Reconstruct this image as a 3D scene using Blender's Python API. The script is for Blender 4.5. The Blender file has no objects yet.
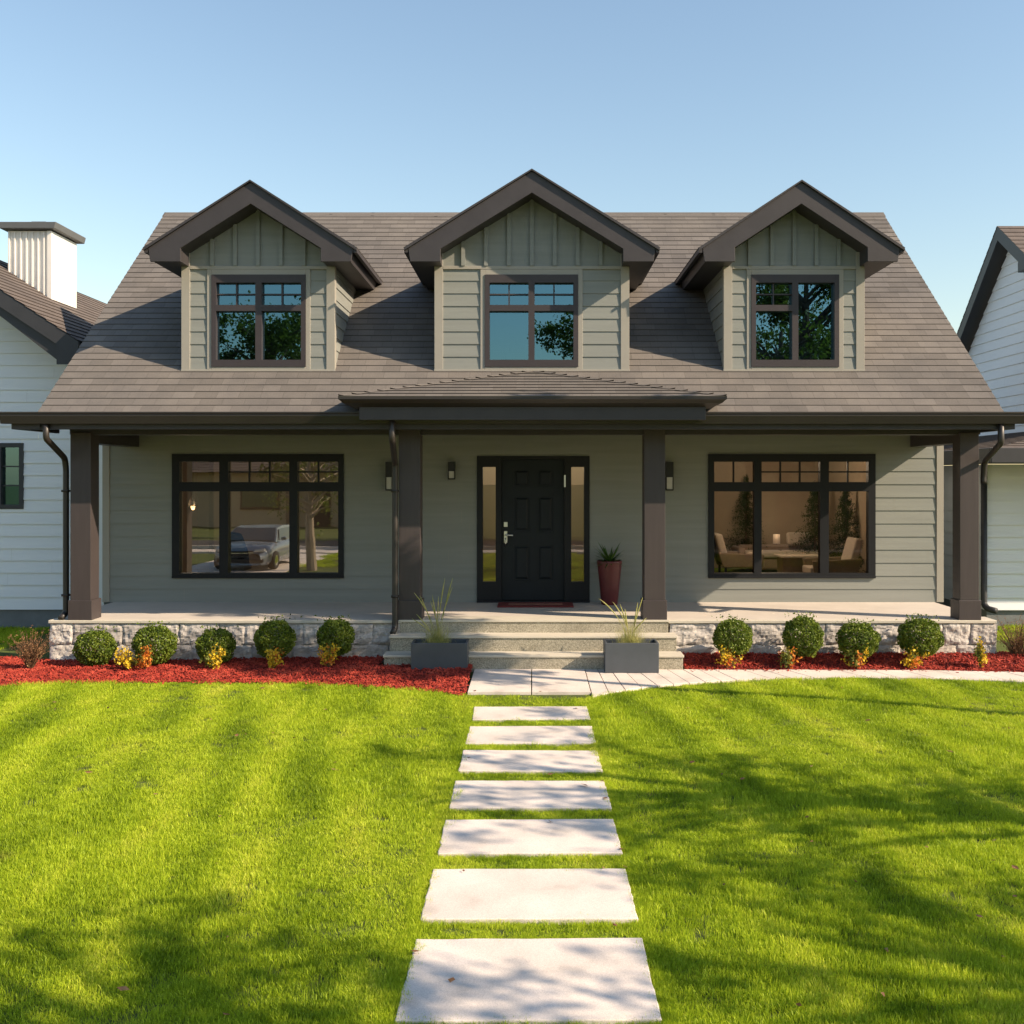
import bpy, math, random
import numpy as np
from mathutils import Vector, Matrix, noise
R = math.radians
random.seed(7); rng = np.random.default_rng(7)
SC = bpy.context.scene
COL = SC.collection

# ------------------------------------------------------------------ camera, sky, sun, exposure
F, CX, CY, EYE = 1067.0, 533.0, 479.0, 2.46
cam_d = bpy.data.cameras.new('camera'); cam = bpy.data.objects.new('camera', cam_d); COL.objects.link(cam)
cam_d.sensor_width = 36; cam_d.lens = 36*F/1024
cam_d.shift_x = -(CX-512)/1024; cam_d.shift_y = -(512-CY)/1024
cam.location = (0, 0, EYE); cam.rotation_euler = (R(90), 0, 0)
cam_d.clip_start = .05; cam_d.clip_end = 2000
SC.camera = cam

SUN = Vector((-1.8, .70, -1.22)).normalized()            # the way the light travels
elev = math.asin(-SUN.z)
world = bpy.data.worlds.new('World'); SC.world = world; world.use_nodes = True
wn = world.node_tree.nodes; wl = world.node_tree.links
bg = wn['Background']; sky = wn.new('ShaderNodeTexSky'); sky.sky_type = 'NISHITA'
sky.sun_disc = False; sky.sun_elevation = elev
to = -SUN; sky.sun_rotation = math.atan2(to.x, to.y)
sky.air_density = 1.4; sky.dust_density = .6; sky.ozone_density = 1.2
wl.new(sky.outputs[0], bg.inputs[0]); bg.inputs[1].default_value = .106
sl = bpy.data.lights.new('sun', 'SUN'); sl.energy = 5.0; sl.angle = R(.5); sl.color = (1, .80, .58)
so = bpy.data.objects.new('sun', sl); COL.objects.link(so)
so.rotation_euler = SUN.to_track_quat('-Z', 'Y').to_euler(); so.location = (20, -10, 20)
SC.view_settings.view_transform = 'Standard'; SC.view_settings.look = 'None'
SC.view_settings.exposure = .84; SC.view_settings.gamma = 1
SC.cycles.max_bounces = 8; SC.cycles.transparent_max_bounces = 16
SC.cycles.use_denoising = True

def X(px, d): return (px-CX)/F*d
def Z(py, d): return EYE-(py-CY)/F*d

# ------------------------------------------------------------------ materials
def newmat(name):
    m = bpy.data.materials.new(name); m.use_nodes = True
    nt = m.node_tree; return m, nt.nodes, nt.links, nt.nodes['Principled BSDF']
def ramp(nd, cols):
    r = nd.new('ShaderNodeValToRGB'); e = r.color_ramp.elements
    while len(e) < len(cols): e.new(.5)
    for k, (p, c) in enumerate(cols): e[k].position = p; e[k].color = (*c, 1)
    return r
def mul(c, f): return tuple(min(1, x*f) for x in c)
def coat(name, col, rough=.6, var=.12, scale=3.0, bump=.05, bscale=60, metal=0, spec=.4, stretch=(1,1,1), dirt=0):
    m, nd, ln, b = newmat(name)
    tc = nd.new('ShaderNodeTexCoord'); mp = nd.new('ShaderNodeMapping'); mp.inputs['Scale'].default_value = stretch
    ln.new(tc.outputs['Object'], mp.inputs[0])
    n1 = nd.new('ShaderNodeTexNoise'); n1.inputs['Scale'].default_value = scale; n1.inputs['Detail'].default_value = 8; n1.inputs['Roughness'].default_value = .65
    ln.new(mp.outputs[0], n1.inputs[0])
    r = ramp(nd, [(.3, mul(col, 1-var)), (.7, mul(col, 1+var))]); ln.new(n1.outputs[0], r.inputs[0])
    ln.new(r.outputs[0], b.inputs['Base Color'])
    n2 = nd.new('ShaderNodeTexNoise'); n2.inputs['Scale'].default_value = bscale; n2.inputs['Detail'].default_value = 4
    ln.new(mp.outputs[0], n2.inputs[0])
    if bump:
        bp = nd.new('ShaderNodeBump'); bp.inputs['Strength'].default_value = bump; bp.inputs['Distance'].default_value = .02
        ln.new(n2.outputs[0], bp.inputs['Height']); ln.new(bp.outputs[0], b.inputs['Normal'])
    b.inputs['Roughness'].default_value = rough; b.inputs['Metallic'].default_value = metal
    b.inputs['Specular IOR Level'].default_value = spec
    return m
def speckle(name, a, bcol, c, scale=220, rough=.85, bump=.25):
    m, nd, ln, b = newmat(name)
    tc = nd.new('ShaderNodeTexCoord')
    v = nd.new('ShaderNodeTexVoronoi'); v.inputs['Scale'].default_value = scale; ln.new(tc.outputs['Object'], v.inputs[0])
    sp = nd.new('ShaderNodeSeparateColor'); ln.new(v.outputs['Color'], sp.inputs[0])
    r = ramp(nd, [(0, a), (.5, bcol), (1, c)]); ln.new(sp.outputs[0], r.inputs[0])
    n = nd.new('ShaderNodeTexNoise'); n.inputs['Scale'].default_value = 2.2; n.inputs['Detail'].default_value = 7; ln.new(tc.outputs['Object'], n.inputs[0])
    r2 = ramp(nd, [(.28, (.66,.64,.61)), (.42, (.90,.89,.87)), (.7, (1.08,1.06,1.04))]); ln.new(n.outputs[0], r2.inputs[0])
    mx = nd.new('ShaderNodeMix'); mx.data_type = 'RGBA'; mx.blend_type = 'MULTIPLY'; mx.inputs[0].default_value = 1
    ln.new(r.outputs[0], mx.inputs[6]); ln.new(r2.outputs[0], mx.inputs[7]); ln.new(mx.outputs[2], b.inputs['Base Color'])
    bp = nd.new('ShaderNodeBump'); bp.inputs['Strength'].default_value = bump; bp.inputs['Distance'].default_value = .004
    ln.new(sp.outputs[1], bp.inputs['Height']); ln.new(bp.outputs[0], b.inputs['Normal'])
    b.inputs['Roughness'].default_value = rough; b.inputs['Specular IOR Level'].default_value = .25
    return m
def shingle(name, col, row=.16, width=.29):
    m, nd, ln, b = newmat(name)
    uv = nd.new('ShaderNodeUVMap')
    br = nd.new('ShaderNodeTexBrick'); br.inputs['Scale'].default_value = 1; br.inputs['Brick Width'].default_value = width
    br.inputs['Row Height'].default_value = row; br.inputs['Mortar Size'].default_value = .0025; br.inputs['Mortar Smooth'].default_value = .3
    br.offset = .37; br.offset_frequency = 2; br.squash = .8; br.squash_frequency = 3
    br.inputs['Color1'].default_value = (*mul(col, 1.11), 1); br.inputs['Color2'].default_value = (*mul(col, .88), 1); br.inputs['Mortar'].default_value = (*mul(col, .55), 1)
    ln.new(uv.outputs[0], br.inputs[0])
    n = nd.new('ShaderNodeTexNoise'); n.inputs['Scale'].default_value = 90; n.inputs['Detail'].default_value = 5; ln.new(uv.outputs[0], n.inputs[0])
    n3 = nd.new('ShaderNodeTexNoise'); n3.inputs['Scale'].default_value = .8; n3.inputs['Detail'].default_value = 9; n3.inputs['Roughness'].default_value = .7; ln.new(uv.outputs[0], n3.inputs[0])
    r = ramp(nd, [(.25, (.68,.68,.68)), (.75, (1.28,1.28,1.28))]); ln.new(n.outputs[0], r.inputs[0])
    r3 = ramp(nd, [(.3, (.74,.75,.78)), (.7, (1.2,1.17,1.13))]); ln.new(n3.outputs[0], r3.inputs[0])
    cur = br.outputs['Color']
    for q in (r, r3):
        mx = nd.new('ShaderNodeMix'); mx.data_type = 'RGBA'; mx.blend_type = 'MULTIPLY'; mx.inputs[0].default_value = 1
        ln.new(cur, mx.inputs[6]); ln.new(q.outputs[0], mx.inputs[7]); cur = mx.outputs[2]
    ln.new(cur, b.inputs['Base Color'])
    bp = nd.new('ShaderNodeBump'); bp.inputs['Strength'].default_value = .5; bp.inputs['Distance'].default_value = .006
    ln.new(n.outputs[0], bp.inputs['Height']); ln.new(bp.outputs[0], b.inputs['Normal'])
    b.inputs['Roughness'].default_value = .93; b.inputs['Specular IOR Level'].default_value = .2
    return m
def glass(name, refl, tint, gl=(1,1,1)):
    m, nd, ln, b = newmat(name); nd.remove(b)
    out = nd['Material Output']
    t = nd.new('ShaderNodeBsdfTransparent'); t.inputs[0].default_value = (*tint, 1)
    g = nd.new('ShaderNodeBsdfGlossy'); g.inputs['Roughness'].default_value = 0.0; g.inputs['Color'].default_value = (*gl, 1)
    n = nd.new('ShaderNodeTexNoise'); n.inputs['Scale'].default_value = 1.3; tc = nd.new('ShaderNodeTexCoord'); ln.new(tc.outputs['Object'], n.inputs[0])
    bp = nd.new('ShaderNodeBump'); bp.inputs['Strength'].default_value = .012; bp.inputs['Distance'].default_value = .05
    ln.new(n.outputs[0], bp.inputs['Height']); ln.new(bp.outputs[0], g.inputs['Normal'])
    lw = nd.new('ShaderNodeFresnel'); lw.inputs[0].default_value = 1.5
    ma = nd.new('ShaderNodeMath'); ma.operation = 'ADD'; ma.use_clamp = True; ma.inputs[1].default_value = refl; ln.new(lw.outputs[0], ma.inputs[0])
    mx = nd.new('ShaderNodeMixShader'); ln.new(ma.outputs[0], mx.inputs[0]); ln.new(t.outputs[0], mx.inputs[1]); ln.new(g.outputs[0], mx.inputs[2])
    ln.new(mx.outputs[0], out.inputs[0]); return m
def leafmat(name, cols, rough=.5, trans=.35, nscale=1.5):
    m, nd, ln, b = newmat(name)
    ge = nd.new('ShaderNodeNewGeometry')
    r = ramp(nd, [(k/(len(cols)-1), c) for k, c in enumerate(cols)])
    n = nd.new('ShaderNodeTexNoise'); n.inputs['Scale'].default_value = nscale; n.inputs['Detail'].default_value = 3; ln.new(ge.outputs['Position'], n.inputs[0])
    ma = nd.new('ShaderNodeMath'); ma.operation = 'MULTIPLY_ADD'; ma.inputs[1].default_value = .55
    ad = nd.new('ShaderNodeMath'); ad.operation = 'MULTIPLY_ADD'; ad.inputs[1].default_value = 1.6; ad.inputs[2].default_value = -.6
    ln.new(n.outputs[0], ad.inputs[0]); ln.new(ge.outputs['Random Per Island'], ma.inputs[0]); ln.new(ad.outputs[0], ma.inputs[2]); ln.new(ma.outputs[0], r.inputs[0])
    ln.new(r.outputs[0], b.inputs['Base Color']); b.inputs['Roughness'].default_value = rough; b.inputs['Specular IOR Level'].default_value = .35
    t = nd.new('ShaderNodeBsdfTranslucent'); ln.new(r.outputs[0], t.inputs[0])
    mx = nd.new('ShaderNodeMixShader'); mx.inputs[0].default_value = trans
    ln.new(b.outputs[0], mx.inputs[1]); ln.new(t.outputs[0], mx.inputs[2]); ln.new(mx.outputs[0], nd['Material Output'].inputs[0])
    return m
def emit(name, col, s):
    m, nd, ln, b = newmat(name); b.inputs['Base Color'].default_value = (*col, 1)
    b.inputs['Emission Color'].default_value = (*col, 1); b.inputs['Emission Strength'].default_value = s; return m

M = {}
M['siding'] = coat('siding_paint', (.216,.227,.211), .62, .08, 2.5, .06, 40, stretch=(.25,1,6))
M['trim'] = coat('trim_paint', (.295,.28,.245), .6, .04, 3, .04)
M['dark'] = coat('dark_brown_trim', (.042,.038,.041), .5, .12, 4, .05, 50, stretch=(1,1,1))
M['column'] = coat('column_paint', (.050,.041,.042), .5, .10, 4, .07, 60, stretch=(5,5,.4))
M['gutter'] = coat('gutter_metal', (.024,.020,.018), .45, .10, 2, .0, spec=.5)
M['soffit'] = coat('soffit_boards', (.24,.20,.15), .7, .1, 3, .05)
M['frame'] = coat('window_frame_black', (.010,.011,.014), .5, .1, 4, 0, spec=.25)
M['frame_brown'] = coat('dormer_frame', (.040,.033,.036), .5, .1, 4, 0)
M['door'] = coat('door_paint', (.009,.013,.018), .5, .15, 3, .04, 60, spec=.25)
M['steel'] = coat('brushed_steel', (.6,.6,.6), .3, .05, 5, 0, metal=1)
M['roof'] = shingle('roof_shingles', (.145,.134,.125))
M['nroof'] = shingle('neighbour_shingles', (.13,.11,.10))
M['glass_low'] = glass('window_glass', .27, (.75,.75,.72), (1,.97,.92)); M['glass_side'] = glass('sidelight_glass', .12, (.78,.76,.72), (1,.97,.92)); M['glass_room'] = glass('sitting_room_glass', -.022, (.8,.78,.74))
M['glass_up'] = glass('dormer_glass', .20, (.35,.35,.35), (.40,.78,1))
M['wall_in'] = coat('interior_plaster', (.40,.32,.235), .8, .05, 2, .03)
M['floor_in'] = coat('interior_floor', (.22,.14,.08), .5, .2, 3, .03, stretch=(8,1,1))
M['unlit_room'] = coat('unlit_room_dark', (.05,.05,.055), .9, .2, 3, 0)  # darkness of the rooms behind the panes, put into the colour
M['concrete'] = speckle('step_concrete', (.17,.155,.12), (.31,.29,.23), (.50,.47,.38), 150)
M['lip'] = coat('step_nosing', (.52,.48,.40), .8, .06, 6, .1)
M['slab'] = speckle('paver_concrete', (.55,.495,.455), (.67,.605,.56), (.75,.68,.63), 300, .88, .2)
M['deck'] = coat('porch_floor_concrete', (.52,.47,.42), .75, .08, 2.5, .06, 60)
M['planter'] = coat('planter_grey', (.062,.072,.085), .55, .08, 5, .05)
M['soil'] = coat('soil', (.03,.022,.017), .95, .4, 20, .6, 40)
M['pot'] = coat('maroon_glaze', (.105,.022,.025), .35, .15, 4, .03)
M['mat'] = coat('doormat_red', (.16,.025,.025), .95, .3, 30, .4, 160)
M['matb'] = coat('doormat_band', (.30,.12,.09), .95, .3, 30, .4, 160)
M['white'] = coat('white_siding', (.73,.75,.80), .6, .03, 2.5, .05, 40, stretch=(.25,1,6))
M['whitetrim'] = coat('white_trim', (.80,.80,.79), .55, .03, 3, 0)
M['navy'] = coat('neighbour_fascia', (.035,.036,.042), .5, .12, 3, .03)
M['found'] = coat('foundation', (.16,.17,.18), .9, .15, 4, .2)
M['metalwhite'] = coat('chimney_metal', (.72,.70,.66), .45, .05, 3, 0, metal=0)
M['cap'] = coat('chimney_cap', (.10,.105,.11), .5, .1, 3, 0)
M['bark'] = coat('bark', (.13,.09,.065), .9, .3, 10, .5, 30, stretch=(3,3,.6))
M['barkpale'] = coat('pale_bark', (.30,.25,.19), .9, .25, 10, .4, 30, stretch=(3,3,.6))
M['leaf'] = leafmat('tree_leaf', [(.03,.06,.008), (.09,.14,.018), (.19,.22,.03)], trans=.5)
M['box'] = leafmat('boxwood_leaf', [(.04,.07,.010), (.13,.19,.02), (.27,.32,.045)], .45, .3, 9)
M['yellow'] = leafmat('yellow_leaf', [(.40,.32,.03), (.80,.55,.03), (.88,.70,.08)], .5, .35, 12)
M['orange'] = leafmat('orange_leaf', [(.50,.09,.03), (.75,.28,.04), (.80,.42,.06)], .5, .35, 12)
M['olive'] = leafmat('olive_leaf', [(.06,.09,.02), (.16,.19,.03), (.34,.28,.04)], .5, .3, 12)
M['russet'] = leafmat('russet_twig', [(.13,.06,.03), (.28,.14,.07), (.36,.24,.11)], .7, .2, 12)
M['stem'] = coat('stem_brown', (.10,.06,.03), .8, .2, 10, 0)
M['straw'] = leafmat('ornamental_grass', [(.22,.24,.07), (.42,.42,.14), (.62,.55,.26)], .6, .35, 12)
M['palm'] = leafmat('pot_leaf', [(.03,.07,.015), (.075,.15,.03), (.13,.22,.05)], .4, .25, 8)
M['conifer'] = leafmat('conifer_needle', [(.012,.03,.008), (.035,.06,.015), (.07,.09,.02)], .6, .2, 6)
M['asphalt'] = coat('asphalt', (.055,.053,.052), .9, .2, 6, .4, 200)
M['fabric'] = coat('beige_fabric', (.58,.51,.44), .95, .08, 20, .3, 200)
M['fabricd'] = coat('taupe_fabric', (.27,.21,.165), .95, .1, 20, .3, 200)
M['rug'] = coat('green_rug', (.22,.36,.04), .95, .25, 20, .5, 120)
M['black'] = coat('black_plastic', (.012,.012,.014), .45, .1, 5, 0)
M['carpaint'] = coat('car_paint', (.22,.26,.30), .2, .03, 2, 0, metal=.35, spec=.6)
M['carglass'] = coat('car_glass', (.02,.03,.035), .05, .05, 2, 0, spec=.9)
M['rubber'] = coat('tyre_rubber', (.02,.02,.02), .85, .1, 9, .1)
M['chrome'] = coat('chrome', (.75,.75,.76), .15, .02, 2, 0, metal=1)
M['tan'] = coat('tan_stucco', (.50,.38,.24), .85, .06, 2, .1)
M['lampshade'] = emit('lamp_shade_faint_glow', (1,.80,.6), .05)
M['bulb'] = emit('lamp_bulb_lit', (1,.62,.25), 2.2)
M['frost'] = coat('frosted_lamp_glass', (.45,.44,.42), .3, .05, 5, 0)
M['lawnsoil'] = coat('lawn_soil', (.07,.095,.014), .95, .35, 7, .6, 60)

def stone_mat():
    m, nd, ln, b = newmat('fieldstone')
    ge = nd.new('ShaderNodeNewGeometry'); tc = nd.new('ShaderNodeTexCoord')
    r = ramp(nd, [(0, (.40,.37,.34)), (.4, (.50,.47,.44)), (.75, (.56,.53,.49)), (1, (.46,.41,.36))]); ln.new(ge.outputs['Random Per Island'], r.inputs[0])
    n = nd.new('ShaderNodeTexNoise'); n.inputs['Scale'].default_value = 9; n.inputs['Detail'].default_value = 9; n.inputs['Roughness'].default_value = .7; ln.new(tc.outputs['Object'], n.inputs[0])
    r2 = ramp(nd, [(.3, (.68,.68,.70)), (.7, (1.2,1.18,1.15))]); ln.new(n.outputs[0], r2.inputs[0])
    mx = nd.new('ShaderNodeMix'); mx.data_type = 'RGBA'; mx.blend_type = 'MULTIPLY'; mx.inputs[0].default_value = 1
    ln.new(r.outputs[0], mx.inputs[6]); ln.new(r2.outputs[0], mx.inputs[7]); ln.new(mx.outputs[2], b.inputs['Base Color'])
    bp = nd.new('ShaderNodeBump'); bp.inputs['Strength'].default_value = .6; bp.inputs['Distance'].default_value = .02
    ln.new(n.outputs[0], bp.inputs['Height']); ln.new(bp.outputs[0], b.inputs['Normal']); b.inputs['Roughness'].default_value = .9
    return m
M['stone'] = stone_mat(); M['mortar'] = coat('mortar', (.42,.40,.37), .95, .2, 8, .3)

def grass_mat():
    m, nd, ln, b = newmat('grass_blade')
    ge = nd.new('ShaderNodeNewGeometry'); oi = nd.new('ShaderNodeObjectInfo')
    n = nd.new('ShaderNodeTexNoise'); n.inputs['Scale'].default_value = .9; n.inputs['Detail'].default_value = 6; n.inputs['Roughness'].default_value = .65
    mp = nd.new('ShaderNodeMapping'); mp.inputs['Rotation'].default_value = (0,0,R(35)); mp.inputs['Scale'].default_value = (1.5,.45,1)
    ln.new(ge.outputs['Position'], mp.inputs[0]); ln.new(mp.outputs[0], n.inputs[0])
    a = nd.new('ShaderNodeMath'); a.operation = 'MULTIPLY_ADD'; a.inputs[1].default_value = 1.9; a.inputs[2].default_value = -.72; ln.new(n.outputs[0], a.inputs[0])
    wv = nd.new('ShaderNodeTexWave'); wv.inputs['Scale'].default_value = .46; wv.inputs['Distortion'].default_value = 2.2; wv.inputs['Detail'].default_value = 2; wv.inputs['Detail Scale'].default_value = .6
    m2 = nd.new('ShaderNodeMapping'); m2.inputs['Rotation'].default_value = (0,0,R(-12)); ln.new(ge.outputs['Position'], m2.inputs[0]); ln.new(m2.outputs[0], wv.inputs[0])
    st = nd.new('ShaderNodeMath'); st.operation = 'MULTIPLY_ADD'; st.inputs[1].default_value = .24; ln.new(wv.outputs[1], st.inputs[0]); ln.new(a.outputs[0], st.inputs[2])
    sb = nd.new('ShaderNodeMath'); sb.operation = 'SUBTRACT'; sb.inputs[1].default_value = .10; ln.new(st.outputs[0], sb.inputs[0]); a = sb
    c = nd.new('ShaderNodeMath'); c.operation = 'MULTIPLY_ADD'; c.inputs[1].default_value = .5; ln.new(ge.outputs['Random Per Island'], c.inputs[0]); ln.new(a.outputs[0], c.inputs[2])
    r = ramp(nd, [(0, (.14,.225,.012)), (.35, (.33,.45,.02)), (.7, (.50,.60,.035)), (1, (.66,.68,.09))]); ln.new(c.outputs[0], r.inputs[0])
    dn = nd.new('ShaderNodeTexNoise'); dn.inputs['Scale'].default_value = 1.25; dn.inputs['Detail'].default_value = 5; ln.new(ge.outputs['Position'], dn.inputs[0])
    dr = ramp(nd, [(.68, (0,0,0)), (.78, (.5,.5,.5))]); ln.new(dn.outputs[0], dr.inputs[0])
    dm_ = nd.new('ShaderNodeMix'); dm_.data_type = 'RGBA'; ln.new(dr.outputs[0], dm_.inputs[0]); ln.new(r.outputs[0], dm_.inputs[6]); dm_.inputs[7].default_value = (.33,.25,.08,1)
    class _o: outputs = [dm_.outputs[2]]
    r = _o
    ln.new(r.outputs[0], b.inputs['Base Color']); b.inputs['Roughness'].default_value = .5; b.inputs['Specular IOR Level'].default_value = .25
    t = nd.new('ShaderNodeBsdfTranslucent'); ln.new(r.outputs[0], t.inputs[0])
    mx = nd.new('ShaderNodeMixShader'); mx.inputs[0].default_value = .4
    ln.new(b.outputs[0], mx.inputs[1]); ln.new(t.outputs[0], mx.inputs[2]); ln.new(mx.outputs[0], nd['Material Output'].inputs[0]); return m
M['grass'] = grass_mat()
M['mulch'] = leafmat('mulch_chip', [(.12,.014,.010), (.32,.034,.020), (.48,.085,.05)], .85, 0, 5)
M['mulchbase'] = coat('mulch_base', (.17,.018,.015), .95, .4, 25, .9, 50)

# ------------------------------------------------------------------ mesh helpers
def tag(o, label, cat, group=None, kind=None):
    if label: o['label'] = label
    if cat: o['category'] = cat
    if group: o['group'] = group
    if kind: o['kind'] = kind
    return o
def empty(name, loc, label, cat, group=None):
    o = bpy.data.objects.new(name, None); COL.objects.link(o); o.location = loc; o.empty_display_size = .2
    return tag(o, label, cat, group)
class MB:
    def __init__(s): s.v = []; s.f = []; s.m = []; s.uv = {}
    def face(s, pts, mi=0, uv=None):
        i = len(s.v); s.v += [tuple(p) for p in pts]; s.f.append(tuple(range(i, i+len(pts)))); s.m.append(mi)
        if uv: s.uv[len(s.f)-1] = uv
    def box(s, x0, x1, y0, y1, z0, z1, mi=0):
        i = len(s.v)
        s.v += [(x,y,z) for z in (z0,z1) for y in (y0,y1) for x in (x0,x1)]
        for q in ((0,2,3,1),(4,5,7,6),(0,1,5,4),(1,3,7,5),(3,2,6,7),(2,0,4,6)): s.f.append(tuple(i+k for k in q)); s.m.append(mi)
        return i
    def prism(s, poly, y0, y1, mi=0, axis='y'):               # poly in (a,z): axis y -> a is x ; axis x -> a is y
        n = len(poly); i = len(s.v)
        P = (lambda a,z,t: (a,t,z)) if axis == 'y' else ((lambda a,z,t: (t,a,z)) if axis == 'x' else (lambda a,z,t: (a,z,t)))
        s.v += [P(a,z,y0) for a,z in poly] + [P(a,z,y1) for a,z in poly]
        s.f.append(tuple(i+k for k in range(n))); s.f.append(tuple(i+n+k for k in reversed(range(n))))
        for k in range(n): s.f.append((i+k, i+n+k, i+n+(k+1)%n, i+(k+1)%n))
        s.m += [mi]*(n+2)
    def tube(s, pts, rad, n=8, mi=0, cap=True):
        pts = [Vector(p) for p in pts]; i = len(s.v); rad = rad if hasattr(rad, '__len__') else [rad]*len(pts)
        up = None
        for k, p in enumerate(pts):
            t = (pts[min(k+1, len(pts)-1)]-pts[max(k-1, 0)]).normalized()
            if up is None: up = t.orthogonal().normalized()
            up = (up-t*up.dot(t)).normalized(); w = t.cross(up)
            for j in range(n):
                a = 2*math.pi*j/n; s.v.append(tuple(p+(up*math.cos(a)+w*math.sin(a))*rad[k]))
        for k in range(len(pts)-1):
            for j in range(n):
                s.f.append((i+k*n+j, i+k*n+(j+1)%n, i+(k+1)*n+(j+1)%n, i+(k+1)*n+j)); s.m.append(mi)
        if cap:
            s.f.append(tuple(i+j for j in reversed(range(n)))); s.f.append(tuple(i+(len(pts)-1)*n+j for j in range(n))); s.m += [mi, mi]
    def lathe(s, prof, n=32, c=(0,0,0), mi=0):
        i = len(s.v)
        for r, z in prof:
            for j in range(n):
                a = 2*math.pi*j/n; s.v.append((c[0]+r*math.cos(a), c[1]+r*math.sin(a), c[2]+z))
        for k in range(len(prof)-1):
            for j in range(n): s.f.append((i+k*n+j, i+k*n+(j+1)%n, i+(k+1)*n+(j+1)%n, i+(k+1)*n+j)); s.m.append(mi)
        s.f.append(tuple(i+j for j in reversed(range(n)))); s.f.append(tuple(i+(len(prof)-1)*n+j for j in range(n))); s.m += [mi, mi]
    def build(s, name, mats, parent=None, bevel=0, smooth=False, uv=False, weld=False):
        me = bpy.data.meshes.new(name); me.from_pydata(s.v, [], s.f)
        for m in (mats if isinstance(mats, (list, tuple)) else [mats]): me.materials.append(M[m] if isinstance(m, str) else m)
        me.polygons.foreach_set('material_index', s.m)
        if s.uv:
            l = me.uv_layers.new(name='UVMap')
            for fi, u in s.uv.items():
                for k, li in enumerate(me.polygons[fi].loop_indices): l.data[li].uv = u[k]
        if smooth: me.polygons.foreach_set('use_smooth', [True]*len(me.polygons))
        me.update()
        o = bpy.data.objects.new(name, me); COL.objects.link(o)
        if parent:
            o.parent = parent
        if bevel:
            b = o.modifiers.new('bevel', 'BEVEL'); b.width = bevel; b.segments = 2; b.limit_method = 'ANGLE'
        return o
def pmesh(name, V, Fs, mat, parent=None):
    me = bpy.data.meshes.new(name); me.from_pydata(V, [], Fs); me.materials.append(M[mat]); me.update()
    o = bpy.data.objects.new(name, me); COL.objects.link(o)
    if parent: o.parent = parent
    return o
def leaves(cent, size, aspect=.55, up=.0, jitter=.4):
    """numpy diamond leaves at centres; returns verts, faces"""
    n = len(cent); a = rng.normal(size=(n,3)); a[:,2] += up; a /= np.linalg.norm(a, axis=1)[:,None]
    b = np.cross(a, rng.normal(size=(n,3))); b /= np.linalg.norm(b, axis=1)[:,None]
    nn = np.cross(a, b)
    s = (size*(1+jitter*(rng.random(n)-.5)*2))[:,None]
    v = np.stack([cent-a*s*.5, cent+b*s*aspect*.5+nn*s*.08, cent+a*s*.5, cent-b*s*aspect*.5+nn*s*.08], 1).reshape(-1,3)
    f = np.arange(4*n).reshape(n,4)
    return v, f
def leafmesh(name, cent, size, mat, parent=None, **k):
    v, f = leaves(np.asarray(cent), size, **k); return pmesh(name, v.tolist(), f.tolist(), mat, parent)

def jr_cuts(k, L):
    if L < 3.2: return []
    r = random.Random(k*7+int(L*100)); out = []; x = r.uniform(.6, 3.4)
    while x < L: out.append(x); x += 3.66
    return out
def lap(mb, org, u, n, v0, v1, exp, bounds, openings=(), t=.012, mi=0):
    """lap siding: rows of boards along unit vector u, outward normal n; bounds(v)->(u0,u1)"""
    org = Vector(org); u = Vector(u); n = Vector(n); zz = Vector((0,0,1))
    k = 0
    while v0+k*exp < v1-1e-6:
        ra = v0+k*exp; rb = ra+exp; rt = min(rb, v1)
        cuts = sorted({ra, rt, *[c for o in openings for c in (o[2], o[3]) if ra < c < rt]})
        for a, b in zip(cuts[:-1], cuts[1:]):
            mid = (a+b)/2
            A = bounds(a); B = bounds(b-1e-5)
            hol = sorted([(o[0], o[1]) for o in openings if o[2] < mid < o[3]])
            segs = []; cl = (A[0], B[0])
            for h0, h1 in hol: segs.append((cl[0], h0, cl[1], h0)); cl = (h1, h1)
            segs.append((cl[0], A[1], cl[1], B[1]))
            oa = t*(1-(a-ra)/exp); ob = t*(1-(b-ra)/exp)
            if a == ra: joints = [A[0]+j for j in jr_cuts(k, A[1]-A[0])]
            seg2 = []
            for la, qa, lb, qb in segs:
                cur = (la, lb)
                for j in joints:
                    if max(la, lb)+.05 < j < min(qa, qb)-.05: seg2.append((cur[0], j-.0007, cur[1], j-.0007)); cur = (j+.0007, j+.0007)
                seg2.append((cur[0], qa, cur[1], qb))
            for la, qa, lb, qb in seg2:
                if qa-la < 1e-4 and qb-lb < 1e-4: continue
                P = lambda uu, vv, off: org+u*uu+zz*vv+n*off
                mb.face([P(la,a,oa), P(qa,a,oa), P(qb,b,ob), P(lb,b,ob)], mi)
                if a == ra: mb.face([P(la,a,0), P(qa,a,0), P(qa,a,t), P(la,a,t)], mi)
        k += 1
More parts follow.
